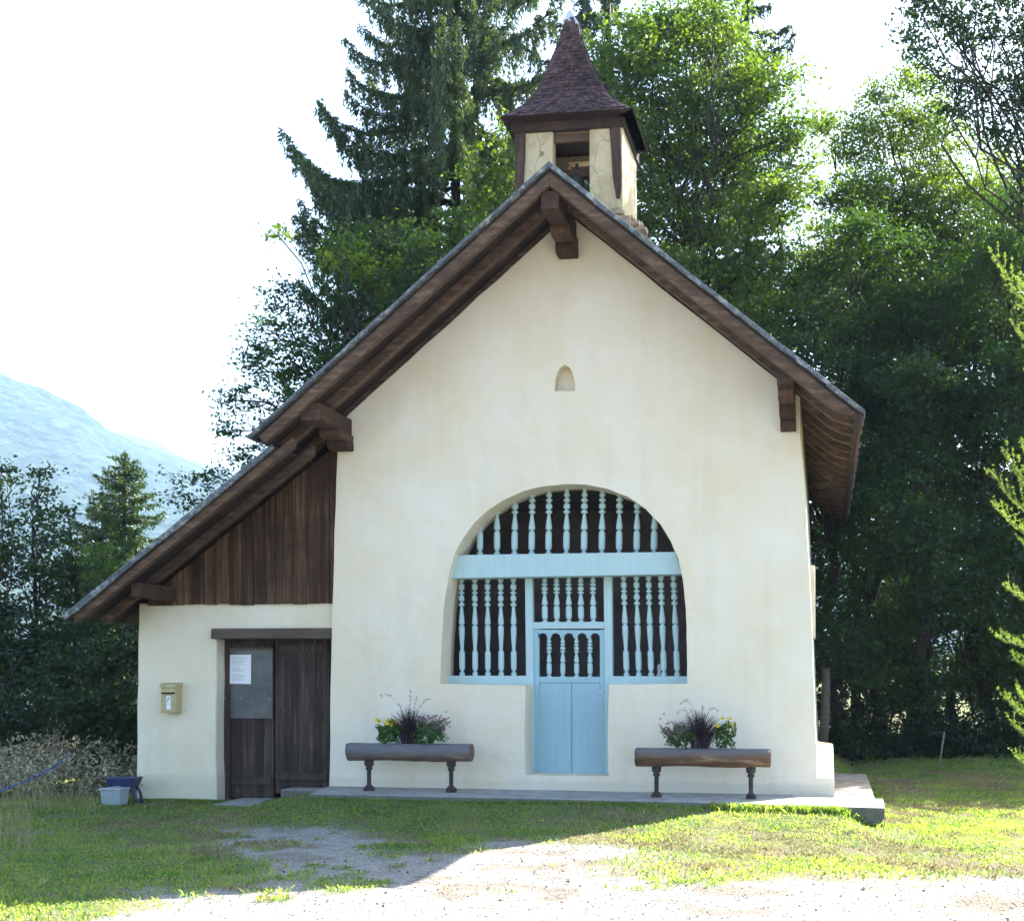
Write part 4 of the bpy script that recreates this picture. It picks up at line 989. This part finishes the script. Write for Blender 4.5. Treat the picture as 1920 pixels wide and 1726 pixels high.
def spruce(name, label, px, depth, top_py, L0, lm, seed, zlow=1.5, tr=.22, nb=90, hang=.8, sprig=.13, dens_=1.0, base_z=None, tip=.35, group=None, cat='spruce', pw=.8, lmax=9, extra=()):
    rnd = random.Random(seed); x, y = at(px, depth); z0 = (base_z if base_z is not None else ground_z(x, y))-.1; H = ZC+(YH-top_py)/F*depth-z0
    root = thing(name, (x, y, z0), label, cat, group)
    mb = MB(); mb.tube([(x, y, z0), (x+.03, y, z0+H*.5), (x, y, z0+H)], [tr, tr*.55, .02], 8)
    P_, D_ = [], []
    for i in range(nb+len(extra)):
        t = (i+rnd.random())/nb; h = zlow+(H-zlow-.15)*t**1.05
        L = L0*((1-(h-zlow)/(H-zlow))**pw)*rnd.choice((.55, .75, .9, 1.0, 1.1))*rnd.uniform(.9, 1.1)+.12; L = min(L, lmax*rnd.uniform(.8, 1)); a = i*2.399+rnd.gauss(0, .3)
        if i >= nb: py_, L, a = extra[i-nb]; h = ZC+(YH-py_)/F*depth-z0
        dx, dy = math.cos(a), math.sin(a); pts = []
        n = 12
        for k in range(n):
            s = k/(n-1); r = L*s
            zz = h+L*(.10*s-.42*s*s+(.30+tip*.5)*s**4)*(1.0 if L > 1 else .4)+(.25*L*s if L < 1.0 else 0)
            pts.append(Vector((x+dx*r+rnd.gauss(0, .02)*L*.3, y+dy*r+rnd.gauss(0, .02)*L*.3, z0+zz)))
        mb.tube(pts, [max(.006, .05*(L/4+.15)*(1-.85*k/(n-1))) for k in range(n)], 4)
        m_ = max(6, int(L/.045*dens_))
        for j in range(m_):
            s = .12+.88*(j+rnd.random())/m_; q = s*(n-1); k = min(n-2, int(q)); p = pts[k].lerp(pts[k+1], q-k)
            side = rnd.choice((-1, 1)); sl = (.12+.9*min(1, L*.25)*(1-s)**.7*rnd.uniform(.5, 1.1))
            # side twig, then hanging end
            out_ = Vector((-dy*side, dx*side, -.15))*sl*.55+Vector((dx, dy, 0))*sl*.3
            hl = hang*sl*rnd.uniform(.5, 1.3)
            e1 = p+out_; e2 = e1+Vector((rnd.gauss(0, .05), rnd.gauss(0, .05), -hl))
            for (u, v) in ((p, e1), (e1, e2)):
                d = v-u; l_ = d.length; c_ = max(1, int(l_/.055*dens_))
                for w_ in range(c_):
                    P_.append(u.lerp(v, (w_+rnd.random())/c_)); D_.append(d/(l_+1e-6))
        for j in range(int(L/.05)):           # needles along the branch itself
            s = rnd.random(); q = s*(n-1); k = min(n-2, int(q)); P_.append(pts[k].lerp(pts[k+1], q-k)); D_.append((pts[k+1]-pts[k]).normalized())
    for j in range(40): P_.append(Vector((x, y, z0+H-.8*rnd.random()))); D_.append(Vector((rnd.gauss(0, .5), rnd.gauss(0, .5), .8)))
    P_ = np.array([tuple(p) for p in P_]); D_ = np.array([tuple(p) for p in D_])
    P2 = np.repeat(P_, 4, 0)+RNG.normal(size=(len(P_)*4, 3))*.035; D2 = np.repeat(D_, 4, 0)+RNG.normal(size=(len(P_)*4, 3))*.5
    np_mesh('crown', leaves_np(P2, sprig, 0, .30, 0, dirn=D2), 4, M[lm], root)
    mb.build('trunk', M['barks'], root, smooth=True); return root
# --- conifers
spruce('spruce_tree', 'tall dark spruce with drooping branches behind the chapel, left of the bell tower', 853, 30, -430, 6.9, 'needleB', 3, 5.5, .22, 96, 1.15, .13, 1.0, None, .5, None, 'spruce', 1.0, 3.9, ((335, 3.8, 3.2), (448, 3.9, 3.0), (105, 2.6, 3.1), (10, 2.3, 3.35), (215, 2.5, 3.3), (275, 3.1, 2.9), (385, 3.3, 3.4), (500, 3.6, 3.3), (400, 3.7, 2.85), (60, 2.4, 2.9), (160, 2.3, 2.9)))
spruce('spruce_tree', 'dark spruce with hanging twigs directly behind the bell tower spire', 1138, 37, -620, 4.0, 'needle', 8, 6, .25, 85, 1.2, .15, .8)
spruce('spruce_tree', 'dark spruce rising behind the bright leafy tree, upper middle of the photo', 1400, 40, -380, 3.4, 'needle', 21, 6, .24, 80, 1.2, .16, .7)
spruce('fir_tree', 'small pointed fir standing left beyond the lean-to roof', 233, 36, 848, 2.75, 'needleY', 5, 1.0, .16, 150, .35, .12, .9, None, .25, None, 'fir', .75)
spruce('fir_tree', 'broad low fir crowding the left side of the small pointed fir', 192, 37, 915, 2.5, 'needle', 15, .8, .14, 110, .35, .12, .8, None, .25, None, 'fir', .7)
# --- broadleaf
tree('maple_tree', 'bright green maple right of the bell tower, lit from behind', 'maple', 1290, 27,
     [(1180,110,85),(1290,60,95),(1370,120,75),(1240,190,100),(1350,230,95),(1440,180,75),(1160,270,75),(1260,320,95),(1390,320,90),(1480,260,55),(1440,380,70),(1300,430,85),(1200,400,70),(1250,520,80),(1400,500,80),(1500,340,40),(1340,20,60),(1330,600,80),(1450,590,70),(1220,60,60)], 'leafA', .10, 1.6, .2, .45)
tree('leafy_tree', 'wide leafy tree with pale sunlit top at the upper right', 'tree', 1700, 30,
     [(1610,260,70),(1700,230,75),(1760,290,80),(1590,370,80),(1680,380,90),(1800,370,90),(1880,350,80),(1560,480,80),(1660,500,95),(1780,490,95),(1890,480,80),(1540,230,40),(1940,420,90),(1640,180,35),(1720,160,40),(1600,590,90),(1730,600,90),(1850,610,90)], 'leafD', .088, 1.5, .2, .42)
tree('leafy_tree', 'sparse tree with thin bare limbs reaching in at the top right corner', 'tree', 2060, 22,
     [(1730,30,45,0),(1700,95,40,0),(1790,60,50,0),(1850,30,55,0),(1910,60,60,0),(1760,140,45,0),(1830,150,50,0),(1900,160,60,0),(1780,215,40,0),(1860,240,50,0),(1930,260,60,0),(1800,-20,60,0),(1900,-40,60,0),(1730,-40,60,0),(1990,120,90,0),(1990,0,90,0),(1930,330,50,0)], 'leafC', .085, 1.0, .15, .34, .25, .35)
tree('beech_tree', 'beech with layered branches left of the main roof slope', 'beech', 690, 24.5,
     [(640,500,55),(720,470,70),(790,500,60),(680,570,80),(760,580,80),(600,600,70),(540,560,45),(500,640,50),(560,690,70),(640,690,90),(740,660,80),(480,700,40),(440,750,38),(430,810,30),(520,790,60),(600,800,80),(480,860,45),(400,890,35),(350,925,32),(560,880,70),(420,960,50),(840,560,60),(640,900,100),(500,960,70),(700,800,90)], 'leafB', .08, 1.15, .18, .36, .55, .1, None, .9)
tree('leafy_tree', 'young yellow green tree top just above the main roof, before the dark spruce', 'tree', 655, 23.2,
     [(650,450,32),(620,490,30),(680,500,35),(780,440,32),(800,480,35),(760,500,30),(700,540,50),(520,440,14)], 'leafD', .085, 1.0, .08, .3)
tree('leafy_tree', 'green leafy tree between the dark spruce and the bell tower', 'tree', 960, 27,
     [(950,280,55),(900,340,50),(980,330,60),(930,400,60),(860,430,45),(980,420,70),(1000,250,40),(900,500,80),(1010,500,80)], 'leafA', .105, 1.1, .14, .4)
left_ = [('slender dark tree with a pointed top at the far left edge', -5, 22, [(0,880,22),(5,920,30),(-10,980,45),(25,1040,50),(-20,1080,70),(10,1150,70),(-50,1180,80),(30,1240,70)]),
         ('slender dark tree with a pointed leafy top, second from the left edge', 72, 22.6, [(77,885,14),(75,920,24),(70,960,34),(85,1010,45),(60,1060,50),(95,1110,55),(70,1180,70),(100,1250,70)]),
         ('short slender tree between the pointed leafy tree and the small fir', 128, 23, [(125,960,16),(125,1000,26),(130,1050,40),(145,1110,50),(150,1180,60),(160,1260,70)])]
for lb, px_, dp_, bl in left_: tree('slender_tree', lb, 'tree', px_, dp_, bl, 'leafC', .09, 1.1, .07, .32, .4, .15)
tree('leafy_tree', 'bright green bushy tree just above the lower end of the lean-to roof', 'tree', 205, 25, [(185,1040,35),(215,1080,45),(160,1100,50),(240,1140,60),(190,1170,70),(280,1180,60)], 'leafA', .08, 1.1, .08, .34)
# shrubs low on the left
for lb, px_, dp_, bl in (('dark leafy shrub at the far left behind the dry brush pile', 20, 20.5, [(0,1260,70),(60,1230,60),(-40,1330,80),(40,1340,80),(20,1420,70)]),
                         ('dark leafy shrub beside the lean-to wall behind the dry brush pile', 190, 20.2, [(120,1250,60),(200,1240,55),(150,1330,70),(230,1330,55),(180,1400,60),(245,1400,40),(270,1240,50),(250,1180,50)])):
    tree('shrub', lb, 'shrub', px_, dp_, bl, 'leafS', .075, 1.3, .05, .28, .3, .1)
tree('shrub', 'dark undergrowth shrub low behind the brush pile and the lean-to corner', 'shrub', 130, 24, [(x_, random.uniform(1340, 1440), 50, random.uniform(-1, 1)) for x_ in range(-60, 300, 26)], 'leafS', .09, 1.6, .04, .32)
# shaded wood to the right of the chapel
wood_ = [(1560, 25.5, 1), (1648, 27, 1), (1745, 25, 1), (1838, 26.2, 1), (1930, 25.4, 1), (1600, 31, 0), (1700, 33, 0), (1800, 32, 0), (1890, 33, 0), (1980, 30, 0), (1480, 32, 0), (1380, 34, 0), (2080, 27, 0), (1280, 33, 0)]
names = {1560: 'dark tree close behind the right eave of the chapel', 1648: 'dark tree in the wood above the right end of the roof', 1745: 'dark tree behind the thin pale stake on the right', 1838: 'dark tree with a bare visible trunk at the right of the wood', 1930: 'dark tree at the right edge behind the pale green larch'}
for px_, dp_, fr in wood_:
    bl = []
    lo = 1300 if fr else 1350
    yy = random.uniform(400, 650) if fr else random.uniform(420, 560)
    while yy < lo:
        for k in range(2 if fr else 2):
            bl.append((px_+random.uniform(-75, 75), yy+random.uniform(-30, 30), random.uniform(50, 85), random.uniform(-1.5, 1.8)))
        yy += 78 if fr else 95
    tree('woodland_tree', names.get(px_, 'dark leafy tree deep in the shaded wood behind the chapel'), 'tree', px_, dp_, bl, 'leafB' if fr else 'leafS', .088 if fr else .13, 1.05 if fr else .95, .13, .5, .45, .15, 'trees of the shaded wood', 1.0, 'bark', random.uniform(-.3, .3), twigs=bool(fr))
for px_, lb in ((1600, 'low dark undergrowth bush behind the chapel corner'), (1700, 'low dark undergrowth bush left of the thin pale stake'), (1810, 'low dark undergrowth bush right of the thin pale stake'), (1905, 'low dark undergrowth bush at the right edge')):
    tree('bush', lb, 'bush', px_, 24.6, [(px_+random.uniform(-50, 50), random.uniform(1330, 1425), random.uniform(30, 48), random.uniform(-.6, 1)) for k in range(9)], 'leafS', .09, 1.0, .04, .32, group='undergrowth bushes at the edge of the wood')
# shade trees standing right of the frame (they keep the grass behind the chapel in shadow)
def ztop_px(k, dp_): return YH-(random.uniform(1.2, (8.6, 9.3, 10, 10.6)[k])-ZC)*F/dp_
for k, (X_, Y_) in enumerate(((8.4, 12.0), (10.9, 12.6), (13.3, 13.4), (15.8, 14.4))):
    dp_ = -X_*ST+(Y_+D)*CT; px_ = CX+F*(X_*CT+(Y_+D)*ST)/dp_
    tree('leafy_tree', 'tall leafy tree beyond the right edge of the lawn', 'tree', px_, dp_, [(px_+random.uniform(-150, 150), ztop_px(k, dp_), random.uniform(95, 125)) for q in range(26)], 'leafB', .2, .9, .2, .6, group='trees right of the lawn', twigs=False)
# --- larch
def larch():
    x, y = at(2030, 9.4); z0 = ground_z(x, y)-.05
    root = thing('larch_tree', (x, y, z0), 'pale green larch with feathery sunlit branches at the right edge', 'larch')
    mb = MB(); H = 4.6; mb.tube([(x, y, z0), (x+.02, y, z0+H*.5), (x, y, z0+H)], [.055, .035, .008], 8); P_ = []; D_ = []
    br = []
    for (px0, py0, px1, py1) in ((2030,640,1858,470),(2030,600,1905,520),(2030,700,1900,610),(2030,1010,1853,880),(2030,980,1880,845),(2030,1040,1862,945),(2030,1090,1915,1010),(2030,1000,1912,826),(2030,1150,1884,1098),(2030,1200,1868,1192),(2030,1260,1900,1235),(2030,1380,1878,1300),(2030,1420,1892,1350),(2030,1400,1905,1290),(2030,1450,1905,1420),(2030,930,1925,800),(2030,780,1925,700)):
        dd = 9.4+random.uniform(-.25, .25); br.append((WD(px0, py0, 9.4), WD(px1, py1, dd)))
    for k in range(30):
        z = z0+.5+k*.13; a = random.uniform(-1.9, 1.9); L = .85*(1-(z-z0)/H)**.6; 
        br.append((Vector((x, y, z)), Vector((x+L*math.cos(a), y+L*math.sin(a), z+L*random.uniform(.1, .5)))))
    for a, b in br:
        L = (b-a).length; mid = (a+b)/2+Vector((0, 0, -.22*L)); n = 14; pts = []
        for i in range(n):
            t = i/(n-1); pts.append(a*(1-t)**2+mid*2*t*(1-t)+b*t*t)
        mb.tube(pts, [.008*(1-.8*i/(n-1)) for i in range(n)], 4)
        subs = [pts]
        for i in range(3, n-1):
            for s in (-1, 1):
                d = (pts[i+1]-pts[i]).normalized(); sd = d.cross(Vector((0, 0, 1))).normalized()*s; l_ = L*.30*(1-i/n)+.06
                e = pts[i]+(d*.8+sd*.7+Vector((0, 0, random.uniform(-.25, .35)))).normalized()*l_
                subs.append([pts[i].lerp(e, k/5)+Vector((0, 0, .05*(k/5)**2)) for k in range(6)])
        for sp in subs:
            tot = sum((q-p).length for p, q in zip(sp, sp[1:])); m_ = int(tot/.011)
            for j in range(m_):
                q = random.random()*(len(sp)-1); k = min(len(sp)-2, int(q)); p = sp[k].lerp(sp[k+1], q-k); d = (sp[k+1]-sp[k]).normalized()
                for w_ in range(5):
                    v = d*.55+Vector((random.gauss(0, .6), random.gauss(0, .6), random.gauss(0, .6))); v.normalize(); P_.append(p+v*.009); D_.append(v)
    P_ = np.array([tuple(p) for p in P_]); D_ = np.array([tuple(p) for p in D_])
    np_mesh('crown', leaves_np(P_, .024, 0, .14, 0, dirn=D_), 4, M['larch'], root); mb.build('trunk', M['bark'], root, smooth=True)
larch()
# --- dry brush pile, strap, tall dry grass
x, y = at(115, 19.2)
bp = thing('brush_pile', (x, y, ground_z(x, y)), 'heap of cut brush with dry pale leaves left of the lean-to', 'brush pile')
mb = MB(); C = []
prof_ = [(-260,1440),(-100,1420),(0,1432),(40,1408),(90,1385),(130,1392),(160,1412),(190,1400),(215,1390),(245,1420),(262,1440)]
def topy(p):
    for (a, b), (c, d) in zip(prof_, prof_[1:]):
        if p <= c: return b+(d-b)*(p-a)/(c-a)
    return prof_[-1][1]
for k in range(430):
    pxx = random.uniform(-260, 258); dd = random.uniform(18.0, 20.2); tz = WD(pxx, topy(pxx), 19.2).z; lo = gz(*at(pxx, dd))
    f = 1-abs(dd-19.2)/1.6; zz = lo+(tz-lo)*f*random.uniform(.15, 1.0)**.6; c = WD(pxx, 1400, dd); c.z = zz
    e = c+Vector((random.gauss(0, .26), random.gauss(0, .2), random.choice((-.05, .08, .2, .34))*random.uniform(.6, 1.1))); mb.tube([c, (c+e)/2+Vector((0, 0, .04)), e], [.008, .006, .003], 4)
    if random.random() < .93:
        for t in np.linspace(.1, 1, 5): C.append(np.array(c.lerp(e, t)))
C = np.array(C); C = (np.repeat(C, 8, 0)+RNG.normal(size=(len(C)*8, 3))*np.array([.09, .08, .06]))
np_mesh('dry_leaves', leaves_np(C, .075, .35, .42, 0), 4, M['dryleaf'], bp); mb.build('branches', M['twig'], bp)
mb = MB(); pts = [WD(-60, 1500, 18.0), WD(0, 1484, 17.9), WD(45, 1466, 17.95), WD(85, 1448, 18.0), WD(122, 1424, 18.2), WD(126, 1422, 18.5)]
for o in (0, .035): mb.tube([p+Vector((0, -.0, o*(1 if i % 2 else .2))) for i, p in enumerate(pts)], .008, 5)
tag(mb.build('strap', M['strap'], None, smooth=True), 'bright blue strap lying across the dry brush pile', 'strap')
q = []
for k in range(1000):
    pxx = random.uniform(-260, 190); pyy = random.uniform(1488, 1600 if pxx < 60 else 1525); z = -.24; p = Gd(pxx, pyy, z); h = random.uniform(.12, .5)*(1 if pxx < 90 else .7)
    thin(q, (p.x, p.y, gz(p.x, p.y)), (p.x+random.gauss(0, .12), p.y+random.gauss(0, .08), p.z+h), (p.x, p.y, p.z+h*.7), .0035, 5)
tag(np_mesh('tall_dry_grass', np.concatenate(q), 4, M['drygrass']), kind='stuff')
# --- post, stake, fallen branch
a = WD(1557, 1402, 24); x, y = at(1548, 24); z0 = ground_z(x, y)
po = MB(); b = WD(1549, 1252, 24); po.tube([(x-.06, y, z0-.1), (x, y, (z0+b.z)/2), (b.x, b.y, b.z)], [.09, .085, .075], 10); tag(po.build('wooden_post', M['lintel'], None, smooth=True), 'weathered grey wooden post standing behind the right corner of the chapel', 'post')
x, y = at(1757, 21.5); z0 = ground_z(x, y); b = WD(1771, 1371, 21.5)
st_ = thing('garden_stake', (x, y, z0), 'thin pale leaning stake on the shaded grass at the edge of the wood', 'stake')
mb = MB(); mb.tube([(x, y, z0-.1), tuple(b)], [.018, .014], 7); mb.build('stick', M['concrete'], st_, smooth=True)
c = WD(1730, 1383, 21.5); mb = MB(); mb.tube([tuple(b), ((b.x+c.x)/2, b.y, b.z-.03), tuple(c)], [.006, .005, .004], 5); mb.build('wire', M['iron'], st_)
mb = MB(); a = WD(1822, 1441, 22); b = WD(1878, 1443, 22.2); mb.tube([a, (a+b)/2+Vector((0, 0, .03)), b], [.045, .04, .03], 8); limb(mb, (a+b)/2, WD(1862, 1425, 22), .015, .006, 5); tag(mb.build('fallen_branch', M['lintel'], None, smooth=True), 'pale fallen branch lying at the edge of the wood', 'branch')

# ============================================================= HILLS, HAZE, LIGHT
def ridge(prof, px):
    return np.interp(px, [p[0] for p in prof], [p[1] for p in prof])
def hill(name, prof, d0, d1, base, seed, nx=700, nyy=70, amp=5):
    pxs = np.linspace(-2400, 4200, nx); ts = np.linspace(0, 1.35, nyy); PX, T = np.meshgrid(pxs, ts); dep = d0+(d1-d0)*T
    xr = (PX-CX)/F*dep; X = xr*CT-dep*ST; Y = xr*ST+dep*CT-D
    zr_ = ZC+(YH-ridge(prof, PX))/F*d1-.019*d1
    s = np.where(T <= 1, SS(T, -.35, 1)-SS(0, -.35, 1), 1-SS(0, -.35, 1)-.5*(T-1)); s = s/(1-SS(0, -.35, 1))
    Z = base+(zr_-base)*s
    for fq, am in ((.0016, 60), (.004, 26), (.012, 9), (.035, amp), (.08, amp*.6)): Z = Z+(vnoise(X, Y, fq, seed)-.5)*am*np.clip(s*1.2, 0, 1)*np.where(T > .9, .35 if fq < .01 else 1, 1)
    me = bpy.data.meshes.new(name); n = nx*nyy
    me.vertices.add(n); me.vertices.foreach_set('co', np.stack([X, Y, Z], -1).astype(np.float32).ravel())
    I = (np.arange(nyy-1)[:, None]*nx+np.arange(nx-1)[None, :]).ravel(); lp = np.stack([I, I+1, I+nx+1, I+nx], 1).ravel().astype(np.int32)
    me.loops.add(len(lp)); me.loops.foreach_set('vertex_index', lp); me.polygons.add(len(I)); me.polygons.foreach_set('loop_start', np.arange(0, len(lp), 4, dtype=np.int32)); me.polygons.foreach_set('loop_total', np.full(len(I), 4, dtype=np.int32))
    me.update(calc_edges=True); me.materials.append(M['hill']); o = bpy.data.objects.new(name, me); COL.objects.link(o); tag(o, kind='structure'); return o
m, nt, out = mat('wooded_hillside'); co = coords(nt)
a_ = noise(nt, co, .0045, 7, .6); b_ = noise(nt, co, .055, 6, .75); c_ = noise(nt, co, .011, 5, .65)
col = mix(nt, ramp(nt, b_, [(.42, g(0)), (.6, g(1))]), (.004, .012, .009), (.045, .07, .04))
col = mix(nt, ramp(nt, addn(nt, a_, b_, .12), [(.60, g(0)), (.66, g(.2))]), col, (.11, .14, .07))
col = mix(nt, ramp(nt, c_, [(.80, g(0)), (.82, g(1))]), col, (.22, .21, .19))
finish(nt, out, col, .95, b_, .8, 8, .05); M['hill'] = m
hill('hills', [(-2400,660),(-900,640),(-300,670),(0,708),(60,732),(100,745),(150,765),(200,800),(260,828),(330,852),(420,882),(520,905),(800,960),(1400,1020),(2400,960),(4200,900)], 1000, 2300, -45, 3)
hill('hills', [(-2400,700),(0,745),(190,762),(250,772),(300,786),(345,812),(400,840),(480,875),(600,905),(1500,980),(2400,900),(4200,760)], 2700, 3600, 0, 9)

HAZE_D = .00016
mb = MB(); mb.box((-7000, -4800, -120), (7500, 5600, 640)); hz = mb.build('haze', M['dark']); hz.data.materials.clear()
m, nt, out = mat('haze_air'); pv = nt.nodes.new('ShaderNodeVolumePrincipled'); pv.inputs['Color'].default_value = (.45, .665, .96, 1); pv.inputs['Density'].default_value = HAZE_D; pv.inputs['Anisotropy'].default_value = .25
nt.links.new(pv.outputs[0], out.inputs['Volume']); hz.data.materials.append(m); tag(hz, kind='stuff')

SUN_AZ = math.radians(39)        # light travels toward -X,-Y ; angle from -Y
SUN_EL = math.radians(37)
sd = Vector((math.sin(SUN_AZ)*math.cos(SUN_EL), math.cos(SUN_AZ)*math.cos(SUN_EL), math.sin(SUN_EL)))
L = bpy.data.lights.new('sun', 'SUN'); L.energy = 5.0; L.angle = math.radians(.5); L.color = (1, .95, .86)
lo = bpy.data.objects.new('sun', L); COL.objects.link(lo); lo.rotation_euler = (-sd).to_track_quat('-Z', 'Y').to_euler(); lo.location = sd*50
w = bpy.data.worlds.new('World'); SC.world = w; w.use_nodes = True; nt = w.node_tree; nt.nodes.clear()
sk = nt.nodes.new('ShaderNodeTexSky'); sk.sky_type = 'NISHITA'; sk.sun_disc = False; sk.sun_elevation = SUN_EL; sk.sun_rotation = SUN_AZ; sk.dust_density = 3.5; sk.air_density = 1.2; sk.altitude = 800
bg = nt.nodes.new('ShaderNodeBackground'); bg.inputs[1].default_value = .075; wo = nt.nodes.new('ShaderNodeOutputWorld')
nt.links.new(sk.outputs[0], bg.inputs[0]); nt.links.new(bg.outputs[0], wo.inputs[0])
cam = bpy.data.cameras.new('camera'); co_ = bpy.data.objects.new('camera', cam); COL.objects.link(co_); SC.camera = co_
co_.location = (0, -D, ZC); co_.rotation_euler = (PI/2, 0, TH)
cam.sensor_fit = 'HORIZONTAL'; cam.sensor_width = 36; cam.lens = F/1920*36; cam.shift_x = (960-CX)/1920; cam.shift_y = (YH-863)/1920; cam.clip_end = 30000; cam.clip_start = .1
SC.view_settings.view_transform = 'Standard'; SC.view_settings.look = 'None'; SC.view_settings.exposure = 2.6; SC.view_settings.gamma = 1
SC.cycles.max_bounces = 8; SC.cycles.diffuse_bounces = 4; SC.cycles.transmission_bounces = 4; SC.cycles.transparent_max_bounces = 4; SC.cycles.volume_bounces = 1
SC.cycles.use_denoising = True
print('sun', [o.name for o in COL.objects][:3], len(COL.objects))
